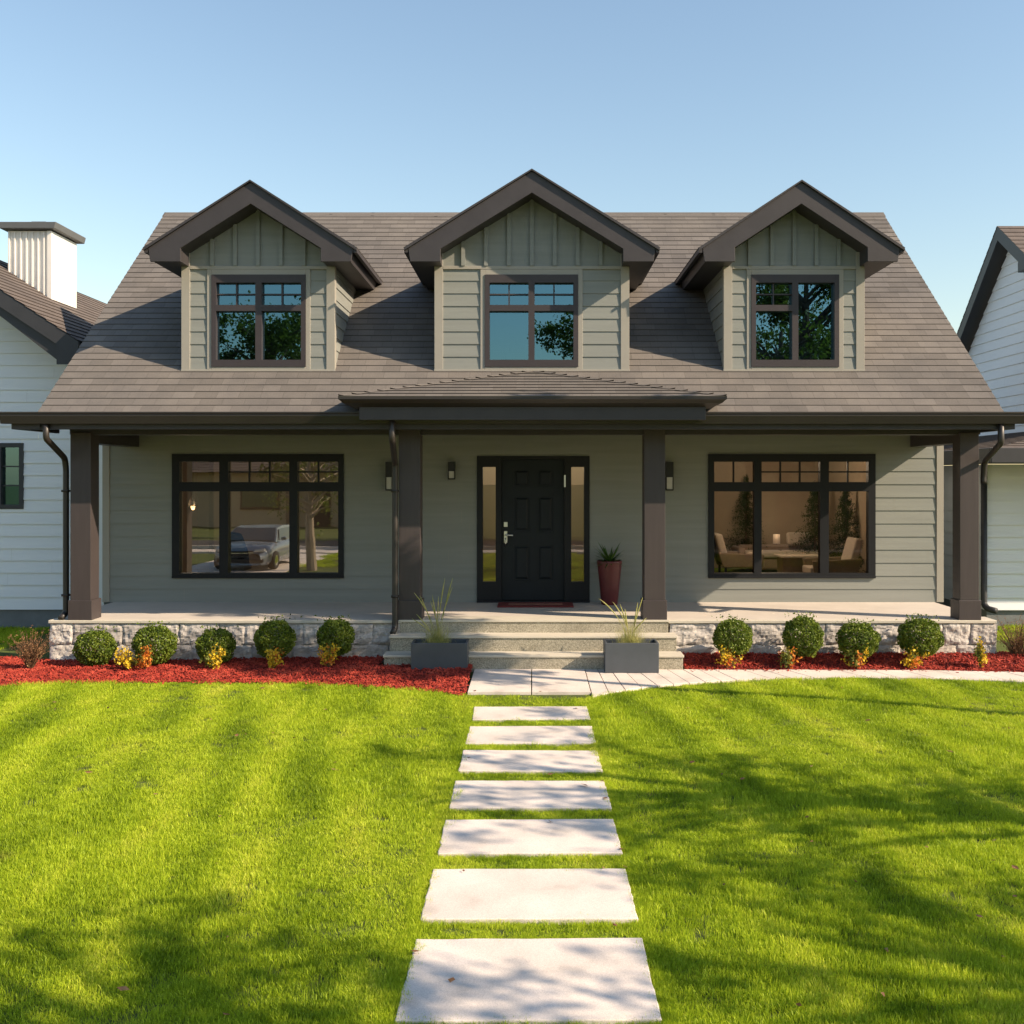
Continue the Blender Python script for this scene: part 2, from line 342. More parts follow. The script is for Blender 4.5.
def shingle_plane(mb, e0, e1, r1, r0, row=.2, t=.016, mi=0):
    """stepped shingle courses between an eave edge e0->e1 and a top edge r0->r1"""
    e0, e1, r0, r1 = map(Vector, (e0, e1, r0, r1))
    nrm = (e1-e0).cross(r0-e0)
    if nrm.length < 1e-6: nrm = (e1-e0).cross(r1-e0)
    nrm.normalize()
    if nrm.z < 0: nrm = -nrm
    ud = (e1-e0).normalized(); sd = nrm.cross(ud).normalized()
    if sd.z < 0: sd = -sd
    L = max((r0-e0).dot(sd), (r1-e1).dot(sd)); N = max(1, math.ceil(L/row))
    UV = lambda p: ((p-e0).dot(ud), (p-e0).dot(sd))
    for k in range(N):
        a = k*row/L; b = min(1, (k+1)*row/L)
        pa0, pa1 = e0.lerp(r0, a), e1.lerp(r1, a); pb0, pb1 = e0.lerp(r0, b), e1.lerp(r1, b)
        q = [pa0+nrm*t, pa1+nrm*t, pb1, pb0]
        mb.face(q, mi, [UV(p) for p in (pa0, pa1, pb1, pb0)])
        mb.face([pa0, pa1, pa1+nrm*t, pa0+nrm*t], mi, [(0,.002)]*4)

def frame_grid(mb, x0, x1, z0, z1, y, lites, fw, muntin=.022, dep=.09, proud=.03):
    """window frame filling x0..x1,z0..z1 minus the lites (x0,x1,z0,z1,cols,rows); faces -y"""
    xs = sorted({x0, x1, *[q for l in lites for q in l[:2]]}); zs = sorted({z0, z1, *[q for l in lites for q in l[2:4]]})
    for xa, xb in zip(xs[:-1], xs[1:]):
        for za, zb in zip(zs[:-1], zs[1:]):
            mx, mz = (xa+xb)/2, (za+zb)/2
            if any(l[0] < mx < l[1] and l[2] < mz < l[3] for l in lites): continue
            mb.face([(xa,y-proud,za), (xb,y-proud,za), (xb,y-proud,zb), (xa,y-proud,zb)])
    # outer edges and lite reveals
    def ring(a,b,c,d,ya,yb):
        for p,q in (((a,c),(b,c)),((b,c),(b,d)),((b,d),(a,d)),((a,d),(a,c))):
            mb.face([(p[0],ya,p[1]),(q[0],ya,q[1]),(q[0],yb,q[1]),(p[0],yb,p[1])])
    ring(x0,x1,z0,z1,y-proud,y+dep)
    for l in lites:
        ring(l[0],l[1],l[2],l[3],y-proud,y+dep)
        c, r = l[4], l[5]
        for k in range(1, c):
            xx = l[0]+(l[1]-l[0])*k/c; mb.box(xx-muntin/2, xx+muntin/2, y+.012, y+.05, l[2]+.001, l[3]-.001)
        for k in range(1, r):
            zz = l[2]+(l[3]-l[2])*k/r; mb.box(l[0]+.001, l[1]-.001, y+.015, y+.047, zz-muntin/2, zz+muntin/2)
def pane(x0, x1, z0, z1, y, mat, parent, name='pane'):
    mb = MB(); mb.face([(x0,y,z0),(x1,y,z0),(x1,y,z1),(x0,y,z1)]); return mb.build(name, mat, parent)

def copy_tree(o, parent=None):
    c = o.copy(); COL.objects.link(c)
    if parent: c.parent = parent
    for ch in list(o.children): copy_tree(ch, c)
    return c

# ------------------------------------------------------------------ ground, street, path
def struct(o): o['kind'] = 'structure'; return o
mb = MB(); mb.face([(-400,-400,0),(400,-400,0),(400,400,0),(-400,400,0)]); struct(mb.build('ground', 'lawnsoil'))
mb = MB(); mb.face([(-200,-10,.004),(200,-10,.004),(200,-4.6,.004),(-200,-4.6,.004)]); struct(mb.build('road', 'asphalt'))
mb = MB(); mb.box(-9.6,-6.5,-4.6,9.0,-.1,.02); struct(mb.build('driveway', 'slab'))
mb = MB(); mb.box(-200,200,-3.6,-2.4,-.1,.06); mb.box(-200,200,-4.75,-4.6,-.1,.12); struct(mb.build('pavement', 'slab'))

# entrance pad and curved paver path: one walk
PADX0, PADX1, PADY0, PADY1 = -.75, .66, 12.16, 13.62
def gd(py): return EYE*F/(py-CY)                               # ground depth of an image row
front_px = [(588,700),(600,697.2),(620,693),(640,690),(660,687.6),(680,685.8),(700,684.5),(730,682.4),(760,681.2),(800,680.2),(850,679.6),(900,680),(950,681.4),(1024,684),(1100,688)]
pathF = [(X(a, gd(b)), gd(b)) for a, b in front_px]
back_px = [(588,671.5),(683,671.5),(760,671.8),(850,672),(950,672.5),(1024,674),(1120,678)]
pathB = [(X(a, gd(b)), gd(b)) for a, b in back_px]
def interp(pts, x):
    if x <= pts[0][0]: return pts[0][1]
    for (xa,ya),(xb,yb) in zip(pts[:-1], pts[1:]):
        if x <= xb: return ya+(yb-ya)*(x-xa)/(xb-xa)
    return pts[-1][1]
mb = MB()
def slabpoly(poly, z0, z1, inset=.006):
    c = Vector((sum(p[0] for p in poly)/len(poly), sum(p[1] for p in poly)/len(poly)))
    q = [(p[0]+(c.x-p[0])*inset/max(.05,abs(c.x-p[0])+.01)*1, p[1]) for p in poly]
    mb.prism(q, z0, z1, 0, 'z')
slabpoly([(PADX0,PADY0),(-.02,PADY0),(-.02,PADY1),(PADX0,PADY1)], -.05, .035, .004)
slabpoly([(-.016,PADY0),(PADX1,PADY0),(PADX1,PADY1),(-.016,PADY1)], -.05, .035, .004)
x = PADX1+.004; k = 0
while x < 6.9:
    w = .20 if x < 2.4 else .20+.22*min(1, (x-2.4)/2.0)
    sh = -.30 if x < 2.5 else -.45                               # joints lean, as in the photo
    xa, xb = x, min(x+w, 6.95)
    fa, fb = interp(pathF, xa), interp(pathF, xb)
    ba, bb = interp(pathB, xa), interp(pathB, xb)
    s0 = sh*min(1, (x-PADX1)/.8); s1 = sh*min(1, (xb-PADX1)/.8)
    j = .008
    mb.prism([(xa+j/2,fa),(xb-j/2,fb),(xb+s1*.5-j/2,bb),(xa+s0*.5+j/2,ba)], -.05, .03+random.uniform(-.002,.002), 0, 'z')
    x = xb; k += 1
struct(mb.build('path', 'slab', bevel=.004))

# mulch beds (mounded sheets with a ragged edge)
bedL_px = [(-140,694),(-60,690.5),(0,687),(60,684.5),(100,683.3),(200,683),(300,684),(360,686.2),(400,689),(440,692.6),(468,696.5)]
bedL = [(X(a, gd(b)), gd(b)) for a, b in bedL_px]
def bed_h(x, y):
    if x < 0:
        t = max(0, min(1, (y-interp(bedL, x))/1.2)); return .012+.045*t*(3-2*t)*.5+ .05*t*max(0,min(1,(x+5)/2.5))
    t = max(0, min(1, (y-interp(pathB, x))/.6)); return .02+.11*t*t*(3-2*t)
def bed_in(x, y):
    if x < 0:
        if x < -7.6 or x > -.77: return False
        if x > -1.97 and y > 13.62: return False
        if y > 14.3: return x < -6.75 and y < 14.6
        return y > interp(bedL, x)+.02*math.sin(x*9)
    if x < 1.95 or x > 7.1: return False
    if y > 14.3: return x > 6.5 and y < 14.55
    return y > interp(pathB, x)
for nm, xa, xb in (('mulch_bed', -7.6, -.77), ('mulch_bed', 1.95, 7.1)):
    mb = MB(); nx, ny = 160, 26
    for i in range(nx):
        for j in range(ny):
            q = []
            for a, b in ((i,j),(i+1,j),(i+1,j+1),(i,j+1)):
                x = xa+(xb-xa)*a/nx
                y0 = interp(bedL, x)+.02*math.sin(x*9) if x < 0 else interp(pathB, x)-.01
                y1 = 14.35 if x < -1.97 or x > 0 else 13.62
                y = y0+(y1-y0)*b/ny
                q.append((x, y, max(.006, bed_h(x, y)-.004)+ .01*math.sin(x*31+y*17)*math.sin(y*23-x*9)*(0 if b == 0 else 1)))
            mb.face(q)
    o = mb.build(nm, 'mulchbase', smooth=True); struct(o)

# ------------------------------------------------------------------ scatter: instances on points (grass, mulch chips)
def scatter(name, pts, rots, scls, idx, protos, label):
    me = bpy.data.meshes.new(name); me.from_pydata([tuple(p) for p in pts], [], [])
    a = me.attributes.new('rot', 'FLOAT_VECTOR', 'POINT'); a.data.foreach_set('vector', np.asarray(rots, dtype=np.float32).ravel())
    a = me.attributes.new('scl', 'FLOAT_VECTOR', 'POINT'); a.data.foreach_set('vector', np.asarray(scls, dtype=np.float32).ravel())
    a = me.attributes.new('idx', 'INT', 'POINT'); a.data.foreach_set('value', np.asarray(idx, dtype=np.int32))
    o = bpy.data.objects.new(name, me); COL.objects.link(o)
    c = bpy.data.collections.new(name+'_kinds')
    for p in protos:
        for u in list(p.users_collection): u.objects.unlink(p)
        c.objects.link(p)
    ng = bpy.data.node_groups.new(name, 'GeometryNodeTree')
    ng.interface.new_socket('Geometry', in_out='INPUT', socket_type='NodeSocketGeometry'); ng.interface.new_socket('Geometry', in_out='OUTPUT', socket_type='NodeSocketGeometry')
    N = ng.nodes; L = ng.links
    gi = N.new('NodeGroupInput'); go = N.new('NodeGroupOutput'); ip = N.new('GeometryNodeInstanceOnPoints')
    ci = N.new('GeometryNodeCollectionInfo'); ci.inputs[0].default_value = c; ci.inputs['Separate Children'].default_value = True; ci.inputs['Reset Children'].default_value = True
    def na(nm, t):
        q = N.new('GeometryNodeInputNamedAttribute'); q.data_type = t; q.inputs[0].default_value = nm; return q.outputs[0]
    er = N.new('FunctionNodeEulerToRotation'); L.new(na('rot', 'FLOAT_VECTOR'), er.inputs[0])
    L.new(gi.outputs[0], ip.inputs['Points']); L.new(ci.outputs[0], ip.inputs['Instance']); ip.inputs['Pick Instance'].default_value = True
    L.new(na('idx', 'INT'), ip.inputs['Instance Index']); L.new(er.outputs[0], ip.inputs['Rotation']); L.new(na('scl', 'FLOAT_VECTOR'), ip.inputs['Scale'])
    L.new(ip.outputs[0], go.inputs[0])
    md = o.modifiers.new('scatter', 'NODES'); md.node_group = ng
    o['kind'] = 'stuff'; o['label'] = label; o['category'] = label.split()[-1] if False else name.replace('_', ' ')
    return o
def clump(n, rad, h, w, seed):
    r = random.Random(seed); V = []; Fs = []
    comb = r.uniform(0, 6.28)
    for k in range(n):
        a = r.uniform(0, 6.283); d = rad*math.sqrt(r.random()); bx, by = d*math.cos(a), d*math.sin(a)
        hh = h*r.uniform(.5, 1.15); ta = r.gauss(comb, 1.3); lean = hh*r.uniform(.05, .5)
        fa = r.uniform(0, 6.28); ww = w*r.uniform(.6, 1.2)
        i = len(V)
        for t, wt in ((0,.8), (.5,1), (.8,.7)):
            ox = lean*t*t*math.cos(ta); oy = lean*t*t*math.sin(ta); z = hh*t*(1-.15*t)
            dx, dy = ww*.5*wt*math.cos(fa), ww*.5*wt*math.sin(fa)
            V += [(bx+ox-dx, by+oy-dy, z), (bx+ox+dx, by+oy+dy, z)]
        V.append((bx+lean*math.cos(ta), by+lean*math.sin(ta), hh*.85))
        Fs += [(i,i+1,i+3,i+2), (i+2,i+3,i+5,i+4), (i+4,i+5,i+6)]
    return pmesh('grass_tuft', V, Fs, 'grass')
tufts = [clump(104, .088, .047, .0031, s) for s in range(6)]
STONES = [(395,660,1020,938),(423,635,919,868),(440.5,618,853,819),(452,607,808,780),(462,599,771,750),(469,593,743,726),(474.5,587.5,719,706.5)]
stone_rect = []
for a, b, y1, y0 in STONES:
    d0, d1 = gd(y1)*(1-.034/EYE), gd(y0)*(1-.034/EYE); stone_rect.append((-.622, .578, d0, d1))
def on_lawn(x, y, m=.0):
    if y < 12.3 and -.62-m < x < .578+m:
        for r in stone_rect:
            if r[0]-m < x < r[1]+m and r[2]-m < y < r[3]+m: return False
    if PADX0-m < x < PADX1+.02 and y > PADY0-m: return False
    if -9.6 < x < -6.5 and y < 9.05: return False
    if x <= 0 and x > -7.6:
        if y > interp(bedL, x)+.02*math.sin(x*9)-m*2-.01: return False
    elif x > 0 and x < 7.1:
        if y > interp(pathF, x)-m: return False
    elif y > 13.2: return y < 24 and (x < -7.7 or x > 7.2)
    return True
pts = []; rots = []; scls = []; idx = []
def sprinkle(x0, x1, y0, y1, dens, sc, edge=False):
    n = int((x1-x0)*(y1-y0)*dens)
    for _ in range(n):
        x = random.uniform(x0, x1); y = random.uniform(y0, y1)
        if not on_lawn(x, y, .012): continue
        hv = .85+.35*math.sin(x*1.7+1.3*math.sin(y*.9))*math.sin(y*1.3+x*.4)
        s = sc*random.uniform(.8, 1.25); near = (-.85 < x < .8)
        hs = s*hv*random.uniform(.75, 1.2)*(1.12 if near and not (-.62<x<.578) else 1)
        if -.62 < x < .578 and y < 12.3: hs *= .75
        pts.append((x, y, 0)); rots.append((random.gauss(0,.08), random.gauss(0,.08), random.uniform(0,6.28))); scls.append((s, s, hs)); idx.append(random.randrange(6))
y = 3.6
while y < 13.4:
    hw0 = -(CX+70)/F*y-.8; hw1 = (1024-CX+70)/F*y+.8
    dens = 430 if y < 5.6 else (330 if y < 7.6 else (240 if y < 10 else 190))
    sprinkle(hw0, hw1, y, y+.4, dens, .92 if y < 7.6 else 1.05)
    y += .4
sprinkle(-3.5, 3.5, 1.5, 3.6, 60, 1.3); sprinkle(-11, -7.6, 13.2, 20, 70, 1.5); sprinkle(7.1, 10.5, 13.2, 18, 90, 1.4); sprinkle(-8, 10, -2, 3, 14, 2.2)
for r in stone_rect:                                             # taller fringe along the slabs
    for xx in (r[0]-.03, r[1]+.03):
        for _ in range(int((r[3]-r[2])*95)):
            pts.append((xx+random.gauss(0,.022), random.uniform(r[2]-.1, r[3]+.1), 0)); rots.append((random.gauss(0,.12), random.gauss(0,.12), random.uniform(0,6.28)))
            s = random.uniform(.6,1.0); scls.append((s*.7, s*.7, s*1.1)); idx.append(random.randrange(6))
for r in stone_rect:
    for yy in (r[2]-.02, r[3]+.02):
        for _ in range(70):
            pts.append((random.uniform(r[0], r[1]), yy+random.gauss(0,.016), 0)); rots.append((random.gauss(0,.12), random.gauss(0,.12), random.uniform(0,6.28)))
            s = random.uniform(.5,.95); scls.append((s*.7, s*.7, s*.95)); idx.append(random.randrange(6))
scatter('lawn_grass', pts, rots, scls, idx, tufts, 'bright green mown lawn grass either side of the stepping stones')

chips = []
for s in range(4):
    r = random.Random(40+s); mb = MB(); l, w, h = r.uniform(.035,.06), r.uniform(.012,.02), r.uniform(.005,.01)
    mb.prism([(-l/2,-w/2),(l/2,-w*.3),(l*.45,w/2),(-l*.4,w*.4)], 0, h, 0, 'z'); chips.append(mb.build('mulch_chip', 'mulch'))
pts = []; rots = []; scls = []; idx = []
for xa, xb, ya, yb, n in ((-7.6,-.77,11.9,14.5,26000), (1.95,7.1,13.3,14.5,10000)):
    for _ in range(n):
        x, y = random.uniform(xa,xb), random.uniform(ya,yb)
        if not bed_in(x, y): continue
        pts.append((x, y, bed_h(x,y)+random.uniform(-.004,.014))); rots.append((random.gauss(0,.5), random.gauss(0,.5), random.uniform(0,6.28)))
        s = random.uniform(.6,1.3); scls.append((s,s,s)); idx.append(random.randrange(4))
for _ in range(700):
    x = random.uniform(-7,-.8); y = interp(bedL, x)-abs(random.gauss(0,.07)); pts.append((x,y,.03)); rots.append((random.gauss(0,.5), random.gauss(0,.5), random.uniform(0,6.28))); s = random.uniform(.5,1.1); scls.append((s,s,s)); idx.append(random.randrange(4))
for _ in range(160):
    x = random.uniform(2,6.9); y = interp(pathB, x)-abs(random.gauss(0,.08)); pts.append((x,y,.034)); rots.append((random.gauss(0,.15), random.gauss(0,.15), random.uniform(0,6.28))); s = random.uniform(.4,.9); scls.append((s,s,s)); idx.append(random.randrange(4))
scatter('mulch', pts, rots, scls, idx, chips, 'red bark mulch spread in the beds before the stone wall')

fc = np.array([[random.uniform(-6,6), random.uniform(4.8,12.5), .045] for _ in range(110)]+[[random.uniform(-.6,.6), random.uniform(5,12), .04] for _ in range(9)])
v_, f_ = leaves(fc, .055, aspect=.6, jitter=.5); v_[:,2] = .045+(v_[:,2]-.045)*.35
fo = pmesh('fallen_leaves', v_.tolist(), f_.tolist(), 'russet'); tag(fo, 'a few dry brown leaves fallen on the lawn and the stones', 'fallen leaves', kind='stuff')
# ------------------------------------------------------------------ main house
WY = 16.3                                                      # front wall
WX0, WX1 = X(104, WY), X(942, WY)
FL = .58
EY, EZ = 13.7, Z(412.5, 13.7)
RY, RZ = 18.45, Z(213, 18.45)
SL = (RZ-EZ)/(RY-EY)
RX0, RX1 = -6.36, 6.05
BY = 22.6
house = empty('house', (0, WY, 0), 'grey green cottage with three dormers, brown shingle roof and a deep columned porch', 'house')
house.location = (0,0,0)
winL = (X(172.5,WY), X(344,WY), Z(578,WY), Z(454,WY)); winR = (X(708,WY), X(875,WY), Z(578,WY), Z(454,WY))
doorR = (X(477,WY), X(589.5,WY), FL, Z(456,WY))
mb = MB(); TOP = 3.16
lap(mb, (0,WY,0), (1,0,0), (0,-1,0), FL, TOP, .2, lambda v: (WX0+.09, WX1-.09), [winL, winR, doorR])
lap(mb, (WX0,0,0), (0,1,0), (-1,0,0), FL, TOP, .2, lambda v: (WY+.09, BY))
lap(mb, (WX1,0,0), (0,1,0), (1,0,0), FL, TOP, .2, lambda v: (WY+.09, BY))
lap(mb, (0,BY,0), (1,0,0), (0,1,0), FL, TOP, .2, lambda v: (WX0, WX1))
GX0, GX1 = RX0+.22, RX1-.22
ay = lambda v: (max(EY+1.6, EY+(v-EZ)/SL+.1), min(2*RY-EY-1.4, 2*RY-EY-(v-EZ)/SL-.1))
lap(mb, (GX0,0,0), (0,1,0), (-1,0,0), EZ-.02, RZ-.1, .2, ay); lap(mb, (GX1,0,0), (0,1,0), (1,0,0), EZ-.02, RZ-.1, .2, ay)
mb.box(WX0+.02, WX1-.02, WY+.02, BY-.02, -.1, FL-.03)          # floor slab / foundation
wall = mb.build('wall', 'siding', house)
mb = MB()
for x0, x1 in ((WX0-.018, WX0+.09), (WX1-.09, WX1+.018)):
    mb.box(x0, x1, WY-.022, WY+.09, FL, TOP)
    mb.build('corner_board', 'trim', house, bevel=.004); mb = MB()
# interior shells
mb = MB(); yi = WY+.16
def room(x0, x1, y0, y1, z0, z1):
    mb.face([(x0,y1,z0),(x1,y1,z0),(x1,y1,z1),(x0,y1,z1)]); mb.face([(x0,y0,z0),(x0,y1,z0),(x0,y1,z1),(x0,y0,z1)]); mb.face([(x1,y0,z0),(x1,y1,z0),(x1,y1,z1),(x1,y0,z1)])
    mb.face([(x0,y0,z1),(x1,y0,z1),(x1,y1,z1),(x0,y1,z1)]); mb.face([(x0,y0,z0),(x1,y0,z0),(x1,y1,z0),(x0,y1,z0)], 1)
room(WX0+.12, -2.05, yi, 20.6, FL+.002, 3.05); room(-2.0, 2.0, yi, 20, FL+.002, 3.05); room(2.05, WX1-.12, yi, BY-.1, FL+.002, 3.05)
def inner_front(x0, x1, ops):
    xs = sorted({x0, x1, *[q for o in ops for q in o[:2]]}); zs = sorted({FL, 3.05, *[q for o in ops for q in o[2:]]})
    for a, b in zip(xs[:-1], xs[1:]):
        for c, d in zip(zs[:-1], zs[1:]):
            if any(o[0] < (a+b)/2 < o[1] and o[2] < (c+d)/2 < o[3] for o in ops): continue
            mb.face([(a,yi,c),(b,yi,c),(b,yi,d),(a,yi,d)])
inner_front(WX0+.12, -2.05, [winL]); inner_front(-2, 2, [doorR]); inner_front(2.05, WX1-.12, [winR])
px0, px1 = X(199.5,18), X(211,18); mb.box(px0, px1, 17.9, 18.15, FL, 3.05)
mb.build('interior_wall', ['wall_in', 'floor_in'], house)

# roof of the main body
mb = MB()
shingle_plane(mb, (RX0,EY,EZ), (RX1,EY,EZ), (RX1,RY,RZ), (RX0,RY,RZ), .16, .009)
shingle_plane(mb, (RX1,2*RY-EY,EZ), (RX0,2*RY-EY,EZ), (RX0,RY,RZ), (RX1,RY,RZ), .2, .018)
mb.prism([(EY,EZ-.006),(RY,RZ-.006),(2*RY-EY,EZ-.006),(2*RY-EY,EZ-.12),(RY,RZ-.14),(EY,EZ-.12)], RX0, RX1, 1, 'x')
mb.prism([(RY-.14,RZ-.14*SL+.012),(RY,RZ+.012),(RY+.14,RZ-.14*SL+.012),(RY,RZ-.03)], RX0-.01, RX1+.01, 0, 'x')
roof = mb.build('roof', ['roof', 'dark'], house)
# rake boards
for x in (RX0, RX1):
    mb = MB(); s = -1 if x < 0 else 1
    mb.prism([(EY,EZ-.01),(RY,RZ-.01),(2*RY-EY,EZ-.01),(2*RY-EY,EZ-.2),(RY,RZ-.2),(EY,EZ-.2)], x-.003 if s<0 else x-.025, x+.025 if s<0 else x+.003, 0, 'x')
    mb.build('rake_board', 'dark', roof)
# eave: soffit, fascia, gutter
GXA, GXB = X(0,13.6)-.02, X(1026,13.6)+.02
mb = MB(); mb.box(GXA+.16, GXB-.16, EY+.12, 16.6, 3.17, 3.20); mb.box(WX0-.03, WX1+.03, 16.6, BY+.5, 3.17, 3.20)
mb.build('soffit', 'soffit', house)
mb = MB(); mb.box(GXA+.1, GXB-.1, EY+.03, EY+.12, 3.06+.04, EZ-.03); 
for xa, xb in ((GXA+.1, GXA+.16), (GXB-.16, GXB-.1)): mb.box(xa, xb, EY+.12, 15.0, 3.10, EZ-.03)
for xa, xb in ((GXA+.1, RX0), (RX1, GXB-.1)):                  # capped boxed returns beyond the rake
    mb.prism([(EY+.03,EZ-.03),(EY+1.15,EZ+.10),(EY+1.15,EZ-.03)], xa, xb, 0, 'x')
mb.build('fascia', 'dark', house, bevel=.004)
def gutter_profile(y0, ztop, h=.15, w=.13):
    return [(y0+w,ztop),(y0+w,ztop-h),(y0+w*.35,ztop-h),(y0+.012,ztop-h*.35),(y0+.012,ztop-.03),(y0,ztop-.02),(y0,ztop),(y0+.015,ztop),(y0+.015,ztop-.02),(y0+w-.01,ztop-.02)]
mb = MB(); mb.prism(gutter_profile(EY-.10, EZ+.004), GXA, GXB, 0, 'x'); mb.build('gutter', 'gutter', house)
mb = MB(); mb.box(WX0, WX1, 2*RY-EY-.05, 2*RY-EY+.05, EZ-.2, EZ-.03); mb.build('rear_fascia', 'dark', house)

# porch: deck, stone wall, columns, beams
PY = 14.24
STX0, STX1 = -1.75, 1.80
PX0, PX1 = X(48,PY), X(997,PY)
mb = MB(); mb.box(PX0+.06, PX1-.06, PY+.06, WY+.01, FL-.10, FL)
mb.build('porch_floor', 'deck', house, bevel=.006)
mb = MB()
mb.box(PX0+.012, STX0, PY-.028, PY+.35, FL-.045, FL-.002); mb.build('coping', 'lip', house, bevel=.008); mb = MB(); mb.box(STX1, PX1-.012, PY-.028, PY+.35, FL-.045, FL-.002)
mb.build('coping', 'lip', house, bevel=.008)
def stones(x0, x1, yf, z0, z1, axis='x', seed=3):
    r = random.Random(seed); V = []; Fs = []; z = z0
    while z < z1-.01:
        h = (z1-z)*r.uniform(.46,.56) if z1-z > .4 else z1-z
        x = x0
        while x < x1-.01:
            w = r.uniform(.30,.80); w = x1-x if x1-x-w < .14 else w
            n = 22; m = max(5, int(h/.018)); base = len(V); prot = r.uniform(.034,.046); ph = r.uniform(0,99)
            for i in range(n+1):
                for j in range(m+1):
                    u, v = i/n, j/m
                    ed = min(u, 1-u)*w; ev = min(v, 1-v)*h; e = min(1, .72+min(ed, ev)/.03*.28)
                    q3 = Vector(((x+u*w)*7+ph, (z+v*h)*9, ph)); jag = .021*noise.fractal(q3, .9, 2.1, 4)+.006*noise.noise(q3*5)
                    off = prot*e*(1+0)+jag*e-.01
                    wob = .008*math.sin(ph+u*11)*(1 if j in (0,m) else 0)
                    a = x+.002+u*(w-.004)+.02*math.sin(z*9+x*3)*(v-.5); b = z+.002+v*(h-.004)+wob
                    V.append((a, yf-off, b) if axis == 'x' else ((yf-off, a, b) if axis == 'l' else (yf+off, a, b)))
            for i in range(n):
                for j in range(m):
                    q = base+i*(m+1)+j; Fs.append((q, q+m+1, q+m+2, q+1))
            x += w
        z += h
    return V, Fs
for xa, xb, sd in ((PX0, STX0, 3), (STX1, PX1, 8)):
    V, Fs = stones(xa+.02, xb, PY+.02, -.02, FL-.047, 'x', sd)
    ax = 'l' if xa < 0 else 'r'
    V2, F2 = stones(PY+.03, WY-.05, xa+.03 if ax == 'l' else xb-.03, -.02, FL-.047, ax, sd+20)
    n = len(V); V += V2; Fs += [tuple(i+n for i in f) for f in F2]
    mb = MB(); mb.v = V; mb.f = Fs; mb.m = [0]*len(Fs)
    mb.box(xa+.04, xb-.04 if xa > 0 else xb, PY+.028, WY-.02, -.05, FL-.05, 1)
    mb.build('stone_wall', ['stone', 'mortar'], house)
# columns
def column(cx, w, d0, ztop):
    mb = MB(); mb.box(cx-w/2, cx+w/2, d0, d0+w, FL+.26, ztop)
    c = mb.build('column', 'column', house, bevel=.006)
    mb = MB(); b = w/2+.022; mb.box(cx-b, cx+b, d0-.022, d0+w+.022, FL-.004, FL+.262); mb.build('column_base', 'column', c, bevel=.006)
    return c
CW = .335
column(X(80.5,PY), .275, PY, 3.08); column(X(969.5,PY), .255, PY, 3.08)
column(X(409.5,PY), .29, PY, 3.20); column(X(654.8,PY), .28, PY, 3.20)
mb = MB(); mb.box(X(68,PY), X(982,PY), PY+.05, PY+.30, 3.055, 3.168); mb.build('porch_beam', 'dark', house, bevel=.005)
for px, w in ((85, .26), (948, .26)):
    x0 = -6.01-w if px < 500 else 5.76
    mb = MB(); mb.box(x0, x0+w, PY+.31, WY-.005, 2.95, 3.167); mb.build('side_beam', 'dark', house, bevel=.005)

# portico roof
QY, QZ = 13.3, Z(397,13.3); QX0, QX1 = X(338,QY), X(727,QY)
AY = (2.46-EZ+SL*EY)/(SL-.1003); AZ = EZ+SL*(AY-EY)
QB = EY+(QZ-EZ)/SL
mb = MB()
shingle_plane(mb, (QX0,QY,QZ), (QX1,QY,QZ), (.0,AY,AZ), (-.02,AY,AZ), .14, .014)
for sx, xx in ((-1,QX0), (1,QX1)):
    e0, e1 = ((xx,QB,QZ), (xx,QY,QZ)) if sx < 0 else ((xx,QY,QZ), (xx,QB,QZ))
    shingle_plane(mb, e0, e1, (0,AY,AZ+.001), (0,AY,AZ+.001), .14, .014)
    a = Vector((xx,QY,QZ)); b = Vector((0,AY,AZ))
    n = 16
    for k in range(n):                                           # lapped hip caps
        p, q = a.lerp(b, k/n), a.lerp(b, (k+1.15)/n); w = Vector((0,.10,0)) ; w2 = Vector((.13*-sx,0,0))
        up0, up1 = Vector((0,0,.036)), Vector((0,0,.014))
        mb.face([p+up0, p+w2*.6+Vector((0,-.0,.02)), q+w2*.6+up1*.6, q+up1], 0, [(p.x,0),(p.x,.05),(q.x,.05),(q.x,0)])
        mb.face([p+up0, p+w*.6*1+Vector((0,0,.012)), q+w*.6+up1*.6, q+up1], 0, [(p.x,0),(p.x,.05),(q.x,.05),(q.x,0)])
mb.build('portico_roof', 'roof', house)
mb = MB(); zc = 3.215
mb.box(QX0+.26, QX1-.26, QY+.17, EY+1.1, zc, zc+.02)
mb.build('portico_soffit', 'soffit', house)
mb = MB()
ix0, ix1 = QX0+.24, QX1-.24
mb.box(ix0, ix1, QY+.15, QY+.22, zc-.01, QZ-.10)
mb.box(ix0, ix0+.06, QY+.22, EY+.9, zc-.01, QZ-.10); mb.box(ix1-.06, ix1, QY+.22, EY+.9, zc-.01, QZ-.10)
mb.build('portico_fascia', 'dark', house, bevel=.004)
mb = MB()                                                       # mitred moulding round three sides
prof = [(0,0),(0,-.03),(.02,-.045),(.05,-.075),(.15,-.12),(.19,-.14),(.19,-.005),(.03,.0)]
loop = lambda o, z: [(QX0+o, EY+.35, z), (QX0+o, QY+o, z), (QX1-o, QY+o, z), (QX1-o, EY+.35, z)]
rows = [loop(o, QZ+.004+dz) for o, dz in prof]
for r0, r1 in zip(rows, rows[1:]+rows[:1]):
    for k in range(3): mb.face([r0[k], r0[k+1], r1[k+1], r1[k]])
mb.build('portico_gutter', 'gutter', house)
for xx in (X(409.5,PY), X(654.8,PY)):
    pass

